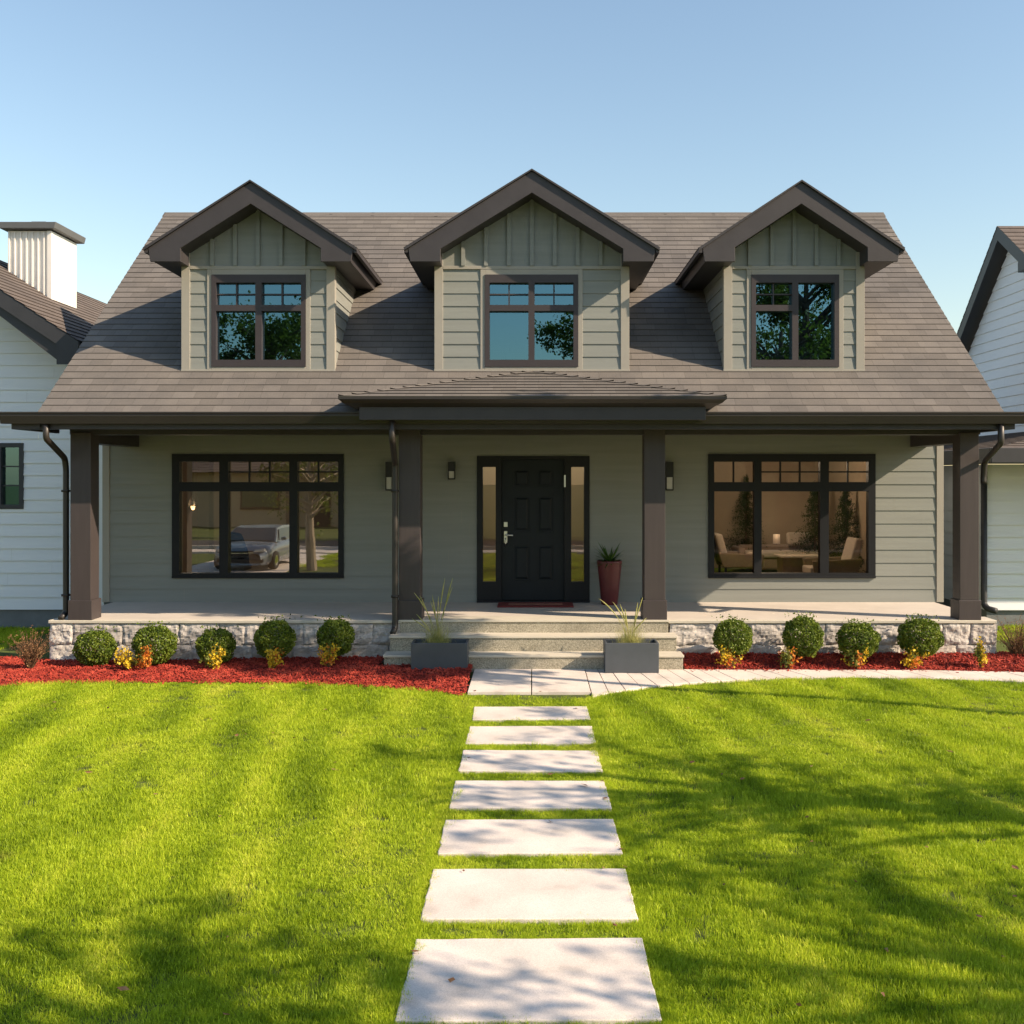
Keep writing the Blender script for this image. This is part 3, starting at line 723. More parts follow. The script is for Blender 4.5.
# downspouts
def rounded(pts, r=.05, n=4):
    pts = [Vector(p) for p in pts]; out = [pts[0]]
    for a, b, c in zip(pts, pts[1:], pts[2:]):
        p = b+(a-b).normalized()*min(r, (a-b).length*.45); q = b+(c-b).normalized()*min(r, (c-b).length*.45)
        for k in range(n+1): t = k/n; out.append(p.lerp(b, t).lerp(b.lerp(q, t), t))
    return out+[pts[-1]]
def spout(pts, r=.04):
    mb = MB(); q = rounded(pts); mb.tube(q, [r]*len(q), 10)
    for z in (.9, 2.3):
        if pts[-2][2] < z < pts[-3][2]: x_, y_ = pts[-3][0], pts[-3][1]; mb.box(x_-r-.006, x_+r+.006, y_-r-.004, y_+r, z-.015, z+.015)
    return mb.build('downspout', 'gutter', house, smooth=True)
xl = X(46,13.7); xc = X(66,PY+.1)
spout([(xl,13.70,3.2),(xl,13.70,2.98),(xc,14.30,2.74),(xc,PY+.1,2.6),(xc,PY+.1,.66),(xc-.02,PY-.02,.60)])
xl = X(1001,13.7); xc = X(983.5,PY+.1)
spout([(xl,13.70,3.2),(xl,13.70,2.92),(xc,14.30,2.70),(xc,PY+.1,2.5),(xc,PY+.1,2.46),(xc+.0,PY+.1,2.40)])
xl = X(391.5,13.5); xc = X(395.5,PY)
spout([(xl,13.56,3.26),(xl,13.56,2.96),(xc,PY-.05,2.66),(xc,PY-.05,2.5),(xc,PY-.05,.48),(xc-.02,PY-.14,.42)])

# steps
st = []
s1y, s2y = 13.62, 13.93
mb = MB()
def step(px0, px1, d, y0, y1, z):
    mb.box(X(px0,d), X(px1,d), y0, y1, -.05, z-.03); mb.box(X(px0,d)-.012, X(px1,d)+.012, y0-.016, y1, z-.03, z, 1)
step(384, 683, s1y, s1y, s2y+.001, .212); step(390, 676.5, s2y, s2y, PY-.001, .412); step(400, 668, PY, PY-.02, PY+.4, FL+.003)
mb.build('porch_step', ['concrete', 'lip'], house, bevel=.005)

# front windows
def px_lites(base, scale, xs, ys, cols):
    ox, oy = base; out = []
    for (xa, xb), cr in zip(xs, cols):
        out.append((X(ox+xa/scale,WY), X(ox+xb/scale,WY), Z(oy+ys[1]/scale,WY), Z(oy+ys[0]/scale,WY), *cr))
    return out
S = 5.39
def front_window(w, base, xs_up, xs_lo, cols):
    mb = MB()
    l = px_lites(base, S, xs_up, (90,200), cols)+px_lites(base, S, xs_lo, (250,690), [(1,1)]*3)
    # the lites of one grid column share their edges
    fixed = []
    frame_grid(mb, *w, WY, l, .06)
    o = mb.build('window', 'frame', house)
    pane(w[0]+.02, w[1]-.02, w[2]+.02, w[3]-.02, WY+.055, 'glass_low' if w[0] < 0 else 'glass_room', o)
    mb = MB(); mb.box(w[0], w[1], WY-.045, WY-.031, w[2], w[2]+.035); mb.build('sill', 'frame', o, bevel=.004)
    return o
front_window(winL, (165,445), [(80,295),(343,672),(715,935)], [(80,295),(343,672),(715,935)], [(1,1),(3,2),(2,2)])
front_window(winR, (700,445), [(75,290),(330,645),(692,905)], [(75,290),(330,645),(692,905)], [(2,1),(3,2),(2,2)])

# entrance door with sidelights
x0, x1, z0, z1 = doorR
D = MB()
sl = [(X(482.9,WY), X(495.7,WY), Z(581.7,WY), Z(467,WY), 1, 1), (X(571.2,WY), X(584,WY), Z(581.7,WY), Z(467,WY), 1, 1)]
dl = (X(501.5,WY), X(564.3,WY), FL+.03, Z(459.5,WY), 1, 1)
frame_grid(D, x0, x1, z0, z1, WY, sl+[dl], .05)
door = D.build('door_frame', 'frame', house)
for s in sl: pane(s[0]-.01, s[1]+.01, s[2]-.01, s[3]+.01, WY+.03, 'glass_side', door, 'sidelight_pane')
mb = MB(); yd = WY+.035
panels = []
for pxa, pxb in ((513.5,530), (537.5,553.5)):
    for pya, pyb in ((469,487), (496,532), (545,581)): panels.append((X(pxa,WY), X(pxb,WY), Z(pyb,WY), Z(pya,WY), 1, 1))
frame_grid(mb, dl[0]+.004, dl[1]-.004, dl[2], dl[3]-.004, yd, panels, .05, dep=.03, proud=0)
for p in panels:
    a = .028
    mb.face([(p[0],yd+.022,p[2]),(p[1],yd+.022,p[2]),(p[1],yd+.022,p[3]),(p[0],yd+.022,p[3])])
    o_ = [(p[0]+a,p[2]+a),(p[1]-a,p[2]+a),(p[1]-a,p[3]-a),(p[0]+a,p[3]-a)]; i_ = [(p[0]+2*a,p[2]+2*a),(p[1]-2*a,p[2]+2*a),(p[1]-2*a,p[3]-2*a),(p[0]+2*a,p[3]-2*a)]
    for k in range(4):
        q = (k+1)%4; mb.face([(o_[k][0],yd+.0215,o_[k][1]),(o_[q][0],yd+.0215,o_[q][1]),(i_[q][0],yd+.006,i_[q][1]),(i_[k][0],yd+.006,i_[k][1])])
    mb.face([(a_,yd+.006,b_) for a_, b_ in i_])
mb.box(dl[0]-.03, dl[1]+.03, WY+.072, WY+.09, dl[2]-.02, dl[3]+.03)
leaf = mb.build('door', 'door', house)
mb = MB(); hx = X(505.6,WY); hz = Z(535,WY)
mb.box(hx-.026, hx+.026, yd-.02, yd+.002, hz-.12, hz+.06); mb.tube([(hx,yd-.01,hz+.0),(hx,yd-.06,hz+.0),(hx+.03,yd-.065,hz),(hx+.115,yd-.062,hz-.004)], .013, 8)
mb.tube([(hx,yd-.02,hz-.05),(hx,yd-.065,hz-.07),(hx,yd-.065,hz-.13),(hx,yd-.02,hz-.17)], .012, 8)
mb.build('handle', 'steel', leaf, bevel=.004)
mb = MB(); mb.box(hx-.03, hx+.03, yd-.022, yd+.002, Z(527,WY), Z(522,WY)); mb.build('lock', 'steel', leaf, bevel=.004)
mb = MB(); mb.box(X(564,WY), X(565.6,WY), WY-.045, WY-.02, Z(487,WY), Z(475,WY)); mb.build('hinge', 'steel', leaf)
mb = MB(); mb.box(x0, x1, WY-.09, WY+.06, FL+.001, FL+.03); mb.build('threshold', 'frame', house)

# wall lamps
def sconce(px0, px1, py0, py1):
    a, b, z1_, z0_ = X(px0,WY), X(px1,WY), Z(py0,WY), Z(py1,WY); h = z1_-z0_; yf = WY-.13
    mb = MB(); mb.box(a, b, yf, WY-.016, z0_+h*.46, z1_); mb.box(a, b, WY-.03, WY-.015, z0_, z0_+h*.459)
    t = .012
    for q in (a, b-t): mb.box(q, q+t, yf, yf+t, z0_, z0_+h*.459)
    mb.box(a, b, yf, WY-.031, z0_-.008, z0_+.012)
    o = mb.build('wall_lamp', 'black', house, bevel=.003)
    mb = MB(); mb.box(a+.015, b-.015, yf+.014, WY-.04, z0_+.0125, z0_+h*.455); mb.build('lamp_glass', 'frost', o)
sconce(386.5, 393.5, 462, 490); sconce(448.5, 455.5, 462, 479); sconce(665, 672.5, 462, 490)

# dormers
DY = 14.49; DF = 14.08
def dormer(cx, hw, half, peak, wpx, single_right):
    base = EZ+SL*(DY-EY)-.06; zt = Z(269.5,DY); zb = Z(369.5,DY)
    w = (X(wpx[0],DY)-cx, X(wpx[1],DY)-cx, Z(367,DY), Z(275,DY))
    tail = 5.52; bot = 5.33; inner = half-.43; s = (peak-tail)/half; th = .285
    mb = MB(); O = (cx,DY,0)
    lap(mb, O, (1,0,0), (0,-1,0), zb, zt, .172, lambda v: (-hw+.10, hw-.10), [w])
    # board and batten gable
    gt = lambda x: peak-th-s*abs(x)+.03
    mb.face([(cx-hw+.02,DY-.002,zt+.035),(cx+hw-.02,DY-.002,zt+.035),(cx+hw-.02,DY-.002,gt(hw)),(cx,DY-.002,gt(0)),(cx-hw+.02,DY-.002,gt(hw))])
    nb = 2 if hw < 1.15 else 3
    sp = .31 if hw > 1 else .30
    for k in range(-nb, nb+1):
        x = k*sp*1.0
        if abs(x) > hw-.09: continue
        mb.prism([(cx+x-.026,zt+.045),(cx+x+.026,zt+.045),(cx+x+.026,gt(abs(x)+.026)),(cx+x-.026,gt(abs(x)+.026))], DY-.04, DY-.003)
    for sx in (-1, 1):                                          # side cheeks
        lap(mb, (cx+sx*hw,0,0), (0,1,0), (sx,0,0), base, tail+.05, .172, lambda v: (DY+.08, max(DY+.085, EY+(v-EZ)/SL+.12)))
    o = mb.build('dormer', 'siding', house)
    mb = MB()
    for sx in (-1, 1):
        a, b = sorted((cx+sx*(hw-.10), cx+sx*(hw+.016))); mb.box(a, b, DY-.024, DY+.085, zb-.01, tail+.02)
    mb.box(cx-hw+.101, cx+hw-.101, DY-.026, DY+.01, zt, zt+.045)
    mb.box(cx-hw-.02, cx+hw+.02, DY-.03, DY+.0, zb-.045, zb-.0)
    for a, b in ((w[0]-.062, w[0]), (w[1], w[1]+.062)): mb.box(cx+a, cx+b, DY-.022, DY+.01, zb+.001, zt-.001)
    mb.box(cx+w[0]-.0, cx+w[1]+.0, DY-.022, DY+.01, w[3], zt-.001); mb.box(cx+w[0], cx+w[1], DY-.024, DY+.01, zb+.001, w[2])
    mb.build('trim', 'trim', o, bevel=.003)
    # roof: rake board with boxed returns, soffit body, shingles
    prof = [(0,peak),(half,tail),(half-.03,bot),(inner,bot),(inner,peak-th-s*inner),(0,peak-th),(-inner,peak-th-s*inner),(-inner,bot),(-half+.03,bot),(-half,tail)]
    mb = MB(); mb.prism([(cx+a,z) for a, z in prof], DF, DF+.04); mb.build('rake_board', 'dark', o, bevel=.004)
    p2 = [(0,peak-.01),(half-.02,tail-.01),(half-.05,bot+.012),(inner+.012,bot+.012),(inner+.012,peak-th-s*inner+.012),(0,peak-th+.012),(-inner-.012,peak-th-s*inner+.012),(-inner-.012,bot+.012),(-half+.05,bot+.012),(-half+.02,tail-.01)]
    mb = MB(); mb.prism([(cx+a,z) for a, z in p2], DF+.041, 17.9); mb.build('dormer_eave', 'dark', o)
    mb = MB(); e = half+.05
    for sx in (-1, 1):
        ed = (cx+sx*e, peak+.012-s*e); yb = 18.0
        A, B = (ed[0],DF-.03,ed[1]), (ed[0],yb,ed[1]); C_, D_ = (cx,yb,peak+.012), (cx,DF-.03,peak+.012)
        if sx > 0: shingle_plane(mb, A, B, C_, D_, .2, .012)
        else: shingle_plane(mb, B, A, D_, C_, .2, .012)
    q = [(0,peak+.012),(e,peak+.012-s*e),(e,peak-.03-s*e),(0,peak-.03+.02),(-e,peak-.03-s*e),(-e,peak+.012-s*e)]
    mb.prism([(cx+a,z+.012) for a, z in q], DF-.035, DF-.0, 1)
    for sx in (-1,1):
        a, b = sorted((cx+sx*(half+.002), cx+sx*e)); zz = peak+.01-s*e; mb.prism([(a,zz-.05),(b,zz-.05),(b,zz+.0),(a,zz+.0)], DF-.0, 17.5, 1)
    mb.build('dormer_roof', ['roof', 'dark'], o)
    # window
    mb = MB(); W = w[1]-w[0]; f = .062
    xm = (w[0]+w[1])/2; m = .042
    zu0, zu1, zl0, zl1 = Z(305.3,DY), Z(283,DY), Z(360,DY), Z(311.3,DY)
    L = [(w[0]+f, xm-m, zu0, zu1, 2, 2), (w[0]+f, xm-m, zl0, zl1, 1, 1)]
    if single_right: L += [(xm+m, w[1]-f, zl0, zu1, 1, 1)]
    else: L += [(xm+m, w[1]-f, zu0, zu1, 2, 2), (xm+m, w[1]-f, zl0, zl1, 1, 1)]
    L = [(cx+a, cx+b, c, d, e_, g) for a, b, c, d, e_, g in L]
    frame_grid(mb, cx+w[0], cx+w[1], w[2], w[3], DY, L, f, muntin=.018, dep=.06, proud=.035)
    mb.build('window_frame', 'frame_brown', o)
    pane(cx+w[0]+.02, cx+w[1]-.02, w[2]+.02, w[3]-.02, DY+.05, 'glass_up', o)
    mb = MB(); mb.face([(cx+w[0],DY+.5,w[2]),(cx+w[1],DY+.5,w[2]),(cx+w[1],DY+.5,w[3]),(cx+w[0],DY+.5,w[3])]); mb.build('dark_room_sheet', 'unlit_room', o)  # dark sheet painted to stand for the unlit room behind the pane
pkS, pkC = Z(182,DF), Z(171,DF)
dormer((X(183,DY)+X(334,DY))/2, (X(334,DY)-X(183,DY))/2, 1.355, pkS, (212,306), False)
dormer((X(435.7,DY)+X(628,DY))/2, (X(628,DY)-X(435.7,DY))/2, 1.635, pkC, (485,578), False)
dormer((X(724.5,DY)+X(863,DY))/2, (X(863,DY)-X(724.5,DY))/2, 1.305, pkS, (751,838.5), True)

# ------------------------------------------------------------------ stepping stones
ordn = ['nearest the camera', 'second from the camera', 'third from the camera', 'fourth from the camera', 'fifth from the camera', 'second from the entrance pad', 'last before the entrance pad']
for k, r in enumerate(stone_rect):
    mb = MB(); j = lambda: random.uniform(-.012,.012)
    cx_, cy_ = (r[0]+r[1])/2, (r[2]+r[3])/2; hw_, hd_ = (r[1]-r[0])/2, (r[3]-r[2])/2; poly = []
    for ax_, ay_, bx_, by_ in ((-1,-1,1,-1),(1,-1,1,1),(1,1,-1,1),(-1,1,-1,-1)):
        for q_ in range(12): t_ = q_/12; poly.append((hw_*(ax_+(bx_-ax_)*t_)+random.gauss(0,.0025), hd_*(ay_+(by_-ay_)*t_)+random.gauss(0,.0025)))
    mb.prism(poly, -.05, .034, 0, 'z')
    o_st = mb.build('stepping_stone', 'slab', bevel=.007); o_st.location = (cx_, cy_, 0); o_st.rotation_euler = (random.gauss(0,.004), random.gauss(0,.005), random.gauss(0,.007))
    tag(o_st, 'pale concrete stepping stone in the grass, '+ordn[k], 'stepping stone', 'stepping stones through the lawn')

# ------------------------------------------------------------------ neighbour houses
nl = empty('neighbour_house', (-10, 17.5, 0), 'white sided gable house with a metal chimney at the left edge', 'house'); nl.location = (0,0,0)
NY = 17.5; nx1 = X(103.5,NY); nx0 = -13.9; rz = 6.77; rx = -10.5; ns = .66
rz, rx = 6.62, -10.14
ngt = lambda x: rz-.30-ns*abs(x-rx)
wn_ = (X(-24,NY), X(24,NY), Z(509,NY), Z(443,NY))
mb = MB()
def nb(v):
    hw_ = (rz-.30-v)/ns
    return (max(nx0, rx-hw_), min(nx1, rx+hw_))
lap(mb, (0,NY,0), (1,0,0), (0,-1,0), .32, rz-.35, .2, nb, [wn_], .020)
lap(mb, (nx1,0,0), (0,1,0), (1,0,0), .32, 4.45, .2, lambda v: (NY+.01, 27))
mb.box(nx0, nx1-.03, NY+.03, 27, -.1, .319, 1)
mb.build('wall', ['white', 'found'], nl)
mb = MB(); mb.box(nx1-.10, nx1+.015, NY-.02, NY+.1, .32, 4.3); mb.build('corner_board', 'whitetrim', nl)
e = 3.2; NF = 16.65
mb = MB()
tip = X(78,NF)-rx
shingle_plane(mb, (rx+tip,NF,rz-ns*tip), (rx+tip,27.3,rz-ns*tip), (rx,27.3,rz), (rx,NF,rz), .2, .016)
shingle_plane(mb, (rx-tip,27.3,rz-ns*tip), (rx-tip,NF,rz-ns*tip), (rx,NF,rz), (rx,27.3,rz), .2, .016)
nr = mb.build('roof', 'nroof', nl)
mb = MB(); T = tip
mb.prism([(rx,rz-.004),(rx+T,rz-ns*T-.004),(rx+T-.02,rz-ns*T-.36),(rx+T-.34,rz-ns*T-.36),(rx+T-.34,rz-ns*(T-.34)-.27),(rx,rz-.27),(rx-T+.34,rz-ns*(T-.34)-.27),(rx-T+.34,rz-ns*T-.36),(rx-T+.02,rz-ns*T-.36),(rx-T,rz-ns*T-.004)], NF+.01, NF+.06)
mb.prism([(rx,rz-.01),(rx+T-.02,rz-ns*T-.01),(rx+T-.04,rz-ns*T-.33),(rx+T-.3,rz-ns*T-.33),(rx,rz-.22),(rx-T+.3,rz-ns*T-.33),(rx-T+.04,rz-ns*T-.33),(rx-T+.02,rz-ns*T-.01)], NF+.061, 27.2)
mb.build('rake_board', 'navy', nr)
mb = MB(); f = .07
frame_grid(mb, *wn_, NY, [(wn_[0]+f,(wn_[0]+wn_[1])/2-.03,wn_[2]+f,wn_[3]-f,1,3), ((wn_[0]+wn_[1])/2+.03,wn_[1]-f,wn_[2]+f,wn_[3]-f,1,3)], f)
nw = mb.build('window', 'navy', nl); pane(wn_[0]+.02, wn_[1]-.02, wn_[2]+.02, wn_[3]-.02, NY+.05, 'glass_up', nw)
mb = MB(); mb.face([(wn_[0],NY+.4,wn_[2]),(wn_[1],NY+.4,wn_[2]),(wn_[1],NY+.4,wn_[3]),(wn_[0],NY+.4,wn_[3])]); mb.build('dark_room_sheet', 'unlit_room', nw)  # flat dark colour in place of the dim interior
# chimney
cy0, cy1, cx0, cx1, cz = 19.5, 20.55, X(8,19.5), X(52,19.5), Z(231,19.5)
mb = MB(); mb.box(cx0, cx1, cy0, cy1, 4.6, cz)
for k in range(8):
    x = cx0+.03+(cx1-cx0-.06)*k/7; mb.box(x-.012, x+.012, cy0-.035, cy0-.001, 4.6, cz-.02)
mb.box(cx1-.07, cx1+.004, cy0-.04, cy0+.05, 4.6, cz-.005)
ch = mb.build('chimney', 'metalwhite', nl)
mb = MB(); mb.prism([(cx0-.10,cz+.02),(cx1+.10,cz+.02),(cx1+.13,cz+.14),(cx0-.13,cz+.14)], cy0-.13, cy1+.13); mb.box(cx0+.28, cx1-.25, cy0+.3, cy1-.3, cz+.141, cz+.25)
mb.build('chimney_cap', 'cap', ch, bevel=.01)

nr_ = empty('neighbour_house', (9, 18, 0), 'white sided house with a steep dark gable at the right edge', 'house'); nr_.location = (0,0,0)
UX = 9.43; RXE = 9.13; pY = 21.0; pZ = Z(226, pY); sF, sN = .93, .68          # gable end faces left; ridge runs along x
wX = X(986, 17.6); wY = 17.6; wz1 = 2.70; BYR = 24.6
def ub(v):
    return (max(18.4, pY-.0-(pZ-.32-v)/sN), min(BYR, pY+(pZ-.32-v)/sF))
mb = MB()
lap(mb, (UX,0,0), (0,1,0), (-1,0,0), 2.9, pZ-.36, .2, ub, (), .020)
lap(mb, (0,18.4,0), (1,0,0), (0,-1,0), 2.9, 5.3, .2, lambda v: (UX, 16))
lap(mb, (0,wY,0), (1,0,0), (0,-1,0), .30, wz1, .2, lambda v: (wX, 16), (), .030)
lap(mb, (wX,0,0), (0,1,0), (-1,0,0), .30, wz1, .2, lambda v: (wY+.01, BYR))
mb.box(wX+.02, 16, wY+.02, BYR, -.1, .299, 1)
mb.build('wall', ['white', 'found'], nr_)
nE, fE = 17.9, 25.0
zn, zf = pZ-sN*(pY-nE), pZ-sF*(fE-pY)
mb = MB()
shingle_plane(mb, (RXE,nE,zn), (16.5,nE,zn), (16.5,pY,pZ), (RXE,pY,pZ), .2, .012)
shingle_plane(mb, (16.5,fE,zf), (RXE,fE,zf), (RXE,pY,pZ), (16.5,pY,pZ), .2, .012)
r2 = mb.build('roof', 'nroof', nr_)
mb = MB()
mb.prism([(nE,zn-.004),(pY,pZ-.004),(fE,zf-.004),(fE,zf-.28),(pY,pZ-.28),(nE,zn-.28)], RXE+.01, RXE+.05, 0, 'x')
mb.prism([(nE,zn-.01),(pY,pZ-.01),(fE,zf-.01),(fE,zf-.22),(pY,pZ-.22),(nE,zn-.22)], RXE+.051, 16.4, 0, 'x')
mb.build('rake_board', 'navy', r2)
mb = MB(); mb.box(UX-.22, UX-.016, 19.5, 20.28, 6.38, 6.58); mb.build('gable_bracket', 'navy', nr_, bevel=.01)
mb = MB(); ex, ey, ez, tz = wX-.42, wY-1.25, 2.93, 3.36
shingle_plane(mb, (ex,ey,ez), (16,ey,ez), (16,18.42,tz), (UX+.02,18.42,tz), .2, .012)
shingle_plane(mb, (ex,BYR,ez), (ex,ey,ez), (UX+.02,18.42,tz), (UX+.02,BYR,tz), .2, .012)
lr = mb.build('lower_roof', 'nroof', nr_)
mb = MB(); mb.box(ex-.06, 16, ey-.07, ey-.005, 2.705, ez+.01); mb.box(ex-.06, ex-.005, ey-.004, BYR, 2.70, ez+.01); mb.box(ex-.004, 16, ey-.004, wY+.05, 2.71, 2.75); mb.box(ex-.004, wX+.05, wY+.051, BYR, 2.71, 2.75)
mb.build('fascia', 'navy', lr, bevel=.01)
mb = MB(); xx = X(984,wY-.07); q = rounded([(xx,wY-.07,2.72),(xx,wY-.07,.40),(xx+.02,wY-.16,.34),(xx+.10,wY-.3,.32)]); mb.tube(q, [.05]*len(q), 10); mb.build('downspout', 'navy', nr_, smooth=True)

# ------------------------------------------------------------------ planting by the house
def ball_points(n, r, squash=.95):
    v = rng.normal(size=(n,3)); v /= np.linalg.norm(v, axis=1)[:,None]
    lump = 1+.05*np.sin(v[:,0]*7+v[:,2]*5)+.04*np.sin(v[:,1]*9-v[:,2]*8)
    rr = r*lump*(1-.16*rng.random(n)**2); p = v*rr[:,None]; p[:,2] *= squash; p[:,2] = np.maximum(p[:,2], -r*.86); return p
def boxwood(loc, r, label, seed):
    o = empty('boxwood_shrub', loc, label, 'shrub', 'clipped boxwood balls along the stone wall')
    p = ball_points(4200, r); p2 = ball_points(2600, r*.86)
    spr = np.array([[random.gauss(0,r*.42), random.gauss(0,r*.35), r*(.90+.24*random.random())] for _ in range(60)])
    c = np.concatenate([p, p2, spr]); c[:,2] += r*.92
    leafmesh('foliage', c, r*.11, 'box', o, aspect=.7)
    mb = MB(); mb.tube([(0,0,-.03),(.01,0,r*.5),(0,.01,r)], [.018,.015,.01], 6)
    for k in range(5): a = k*1.3; mb.tube([(0,0,r*.4),(r*.5*math.cos(a),r*.5*math.sin(a),r*1.1)], [.01,.005], 5)
    mb.build('stem', 'stem', o); o.scale = (random.uniform(.88,1.06), 1, random.uniform(.92,1.1)); o.rotation_euler = (0,0,random.uniform(0,6)); return o
BX = [(95,647,20.5,'furthest left, before the left porch column'), (155,645,20.5,'second from the left porch column'), (215.5,646,19.5,'under the left picture window, middle of five'),
      (275,641,19,'fourth from the left porch column'), (335.5,639,18.5,'furthest right of the left bed, nearest the steps'),
      (733,637.5,19.5,'first right of the steps'), (803,638.5,19.5,'second right of the steps, under the right picture window'), (858,639.5,20,'third right of the steps'), (920,637,21,'furthest right, by the right porch column')]
for k, (px, py, r, t) in enumerate(BX):
    d = 13.86; rr = r/F*d; x = X(px,d); z = Z(py,d)-rr*.92
    boxwood((x, d, max(bed_h(x,d)-.01, z)), rr*random.uniform(.97,1.03), 'round clipped green boxwood ball, '+t, k)
def flower(px, py, w, h, kinds, label):
    d = 13.52 if px < 500 else 13.66
    x = X(px,d); o = empty('flowering_plant', (x,d,bed_h(x,d)-.01), label, 'plant', 'small yellow and orange plants in the mulch')
    st_ = MB(); per = {}
    for k in range(20):
        a = random.uniform(0,6.28); rr = w*1.15*random.uniform(.1,1); hh = h*1.3*random.uniform(.35,1)
        tip = Vector((rr*math.cos(a), rr*math.sin(a)*.7, hh)); st_.tube([(0,0,0), tip*.55+Vector((0,0,.02)), tip], [.004,.003,.0015], 4)
        kd = kinds[int((math.cos(a)*.5+.5)*len(kinds)*.999)] if random.random() < .62 else random.choice(kinds+['olive','yellow','olive'])
        for _ in range(22): per.setdefault(kd, []).append(tip*random.uniform(.45,1.02)+Vector((random.gauss(0,.022), random.gauss(0,.022), random.gauss(0,.022))))
    st_.build('stem', 'stem', o)
    for kd, c in per.items(): leafmesh('blossom' if kd != 'olive' else 'foliage', np.array(c), .034, kd, o, aspect=.7)
flower(128,665,.17,.24,['yellow'],'low yellow flowering plant between the two leftmost boxwoods')
flower(145,658,.08,.27,['orange'],'small orange red plant beside the yellow one at far left')
flower(214,664,.13,.24,['olive','yellow'],'olive and yellow plant before the middle boxwood of the left bed')
flower(274,666,.13,.20,['yellow','yellow','orange'],'yellow plant in front of the fourth boxwood from the left')
flower(329,664,.13,.24,['yellow','orange','yellow'],'orange and yellow plant in front of the boxwood nearest the steps')
flower(727,662,.17,.26,['yellow','yellow','orange'],'spreading yellow plant before the first boxwood right of the steps')
flower(789,662,.13,.24,['olive','yellow','orange'],'yellow plant with a red top left of the second right boxwood')
flower(857,662,.16,.24,['olive','orange','yellow'],'orange and yellow plant before the third right boxwood')
flower(914,663,.17,.22,['yellow','orange','yellow'],'golden plant in front of the rightmost boxwood')
flower(980,662,.06,.30,['olive','yellow'],'thin sparse olive plant before the right porch column')
def twig_bush(px, d, w, h, label):
    x = X(px,d); o = empty('dry_shrub', (x,d,.0), label, 'shrub', 'dry russet shrubs at the bed ends')
    mb = MB(); c = []
    for k in range(80):
        a = random.uniform(0,6.28); rr = w*random.uniform(.1,1); hh = h*random.uniform(.5,1)
        tip = Vector((rr*math.cos(a), rr*math.sin(a), hh)); mid = tip*.5+Vector((0,0,.06)); mb.tube([(0,0,0), mid, tip], [.006,.004,.0015], 4)
        for _ in range(16): t = random.uniform(.35,1.05); c.append(tip*t+Vector((random.gauss(0,.02), random.gauss(0,.02), random.gauss(0,.02)+.05*(1-t))))
    mb.build('twigs', 'stem', o); leafmesh('foliage', np.array(c), .024, 'russet', o, aspect=.4)
twig_bush(30, 13.6, .32, .55, 'dry russet twiggy shrub at the left end of the mulch bed')
twig_bush(1018, 14.1, .36, .62, 'dry russet twiggy shrub at the right edge beyond the stone wall')

# planters with ornamental grass
def planter(px0, px1, py1, d, label):
    x0, x1 = X(px0,d), X(px1,d); w = x1-x0; h = .375; dep = .36; c = (x0+x1)/2
    o = empty('planter', (c, d+dep/2, .03), label, 'planter', 'grey box planters beside the steps')
    mb = MB(); a, b = w/2, dep/2; t = .028
    mb.box(-a,a,-b,-b+t,0,h); mb.box(-a,a,b-t,b,0,h); mb.box(-a,-a+t,-b+t,b-t,0,h); mb.box(a-t,a,-b+t,b-t,0,h); mb.box(-a+t,a-t,-b+t,b-t,0,.03)
    mb.build('box', 'planter', o, bevel=.006)
    mb = MB(); mb.box(-a+t+.001,a-t-.001,-b+t+.001,b-t-.001,.031,h-.075); mb.build('soil', 'soil', o); return o, c, d+dep/2, h
def orn_grass(c, y, z, sprays, label):
    o = empty('ornamental_grass', (c,y,z), label, 'plant', 'ornamental grasses in the planters')
    V = []; Fs = []
    def blade(a, ln, lean, w, base):
        i = len(V); n = 7; px_ = Vector((math.cos(a), math.sin(a)*.6, 0)); sd = Vector((-math.sin(a), math.cos(a), 0)) if random.random() < .5 else Vector((1,0,0))
        for k in range(n+1):
            t = k/n; p = Vector((base[0], base[1], 0))+px_*lean*t**1.8+Vector((0,0,ln*(t-.28*t*t*lean/ln))); ww = w*(1-t*.85)
            V.append(tuple(p-sd*ww/2)); V.append(tuple(p+sd*ww/2))
        for k in range(n): Fs.append((i+2*k,i+2*k+1,i+2*k+3,i+2*k+2))
    for _ in range(460):
        blade(random.uniform(0,6.28), random.uniform(.10,.34), random.uniform(.02,.26), .0042, (random.gauss(0,.07), random.gauss(0,.04)))
    for _ in range(34):
        blade(random.uniform(0,6.28), random.uniform(.3,.5), random.uniform(.03,.22), .0036, (random.gauss(0,.05), random.gauss(0,.03)))
    pmesh('blades', V, Fs, 'straw', o)
    for dx, hh, bend in sprays:
        mb = MB(); bx = random.gauss(0,.04); pts_ = []
        for k in range(9):
            t = k/8; pts_.append((bx+dx*t**1.5, random.gauss(0,.004), hh*(t-.22*abs(bend)*t*t)))
        mb.tube(pts_, [.003]*4+[.0045,.007,.0085,.007,.002], 5); mb.build('seed_head', 'straw', o, smooth=True)
o, c, y, h = planter(411, 467.5, 675, 13.36, 'grey box planter left of the steps, holding tall arching grass')
orn_grass(X(437,13.5), y, h-.05, [(-.30,.84,.8),(-.2,.74,.5),(-.08,.70,.2),(-.14,.62,.2),(.02,.66,.1),(.10,.92,.2),(.17,.90,.1),(.2,.78,.1),(-.36,.42,.6),(-.25,.46,.4)], 'tall arching straw coloured grass growing in the left planter')
o, c, y, h = planter(605, 659, 675, 13.36, 'grey box planter right of the steps, holding a smaller grass')
orn_grass(X(630,13.5), y, h-.05, [(-.38,.84,1.2),(-.24,.70,.8),(.14,.66,.2),(-.13,.60,.4),(.07,.58,.1),(.26,.40,.3),(-.05,.5,.1)], 'smaller straw coloured grass leaning left in the right planter')

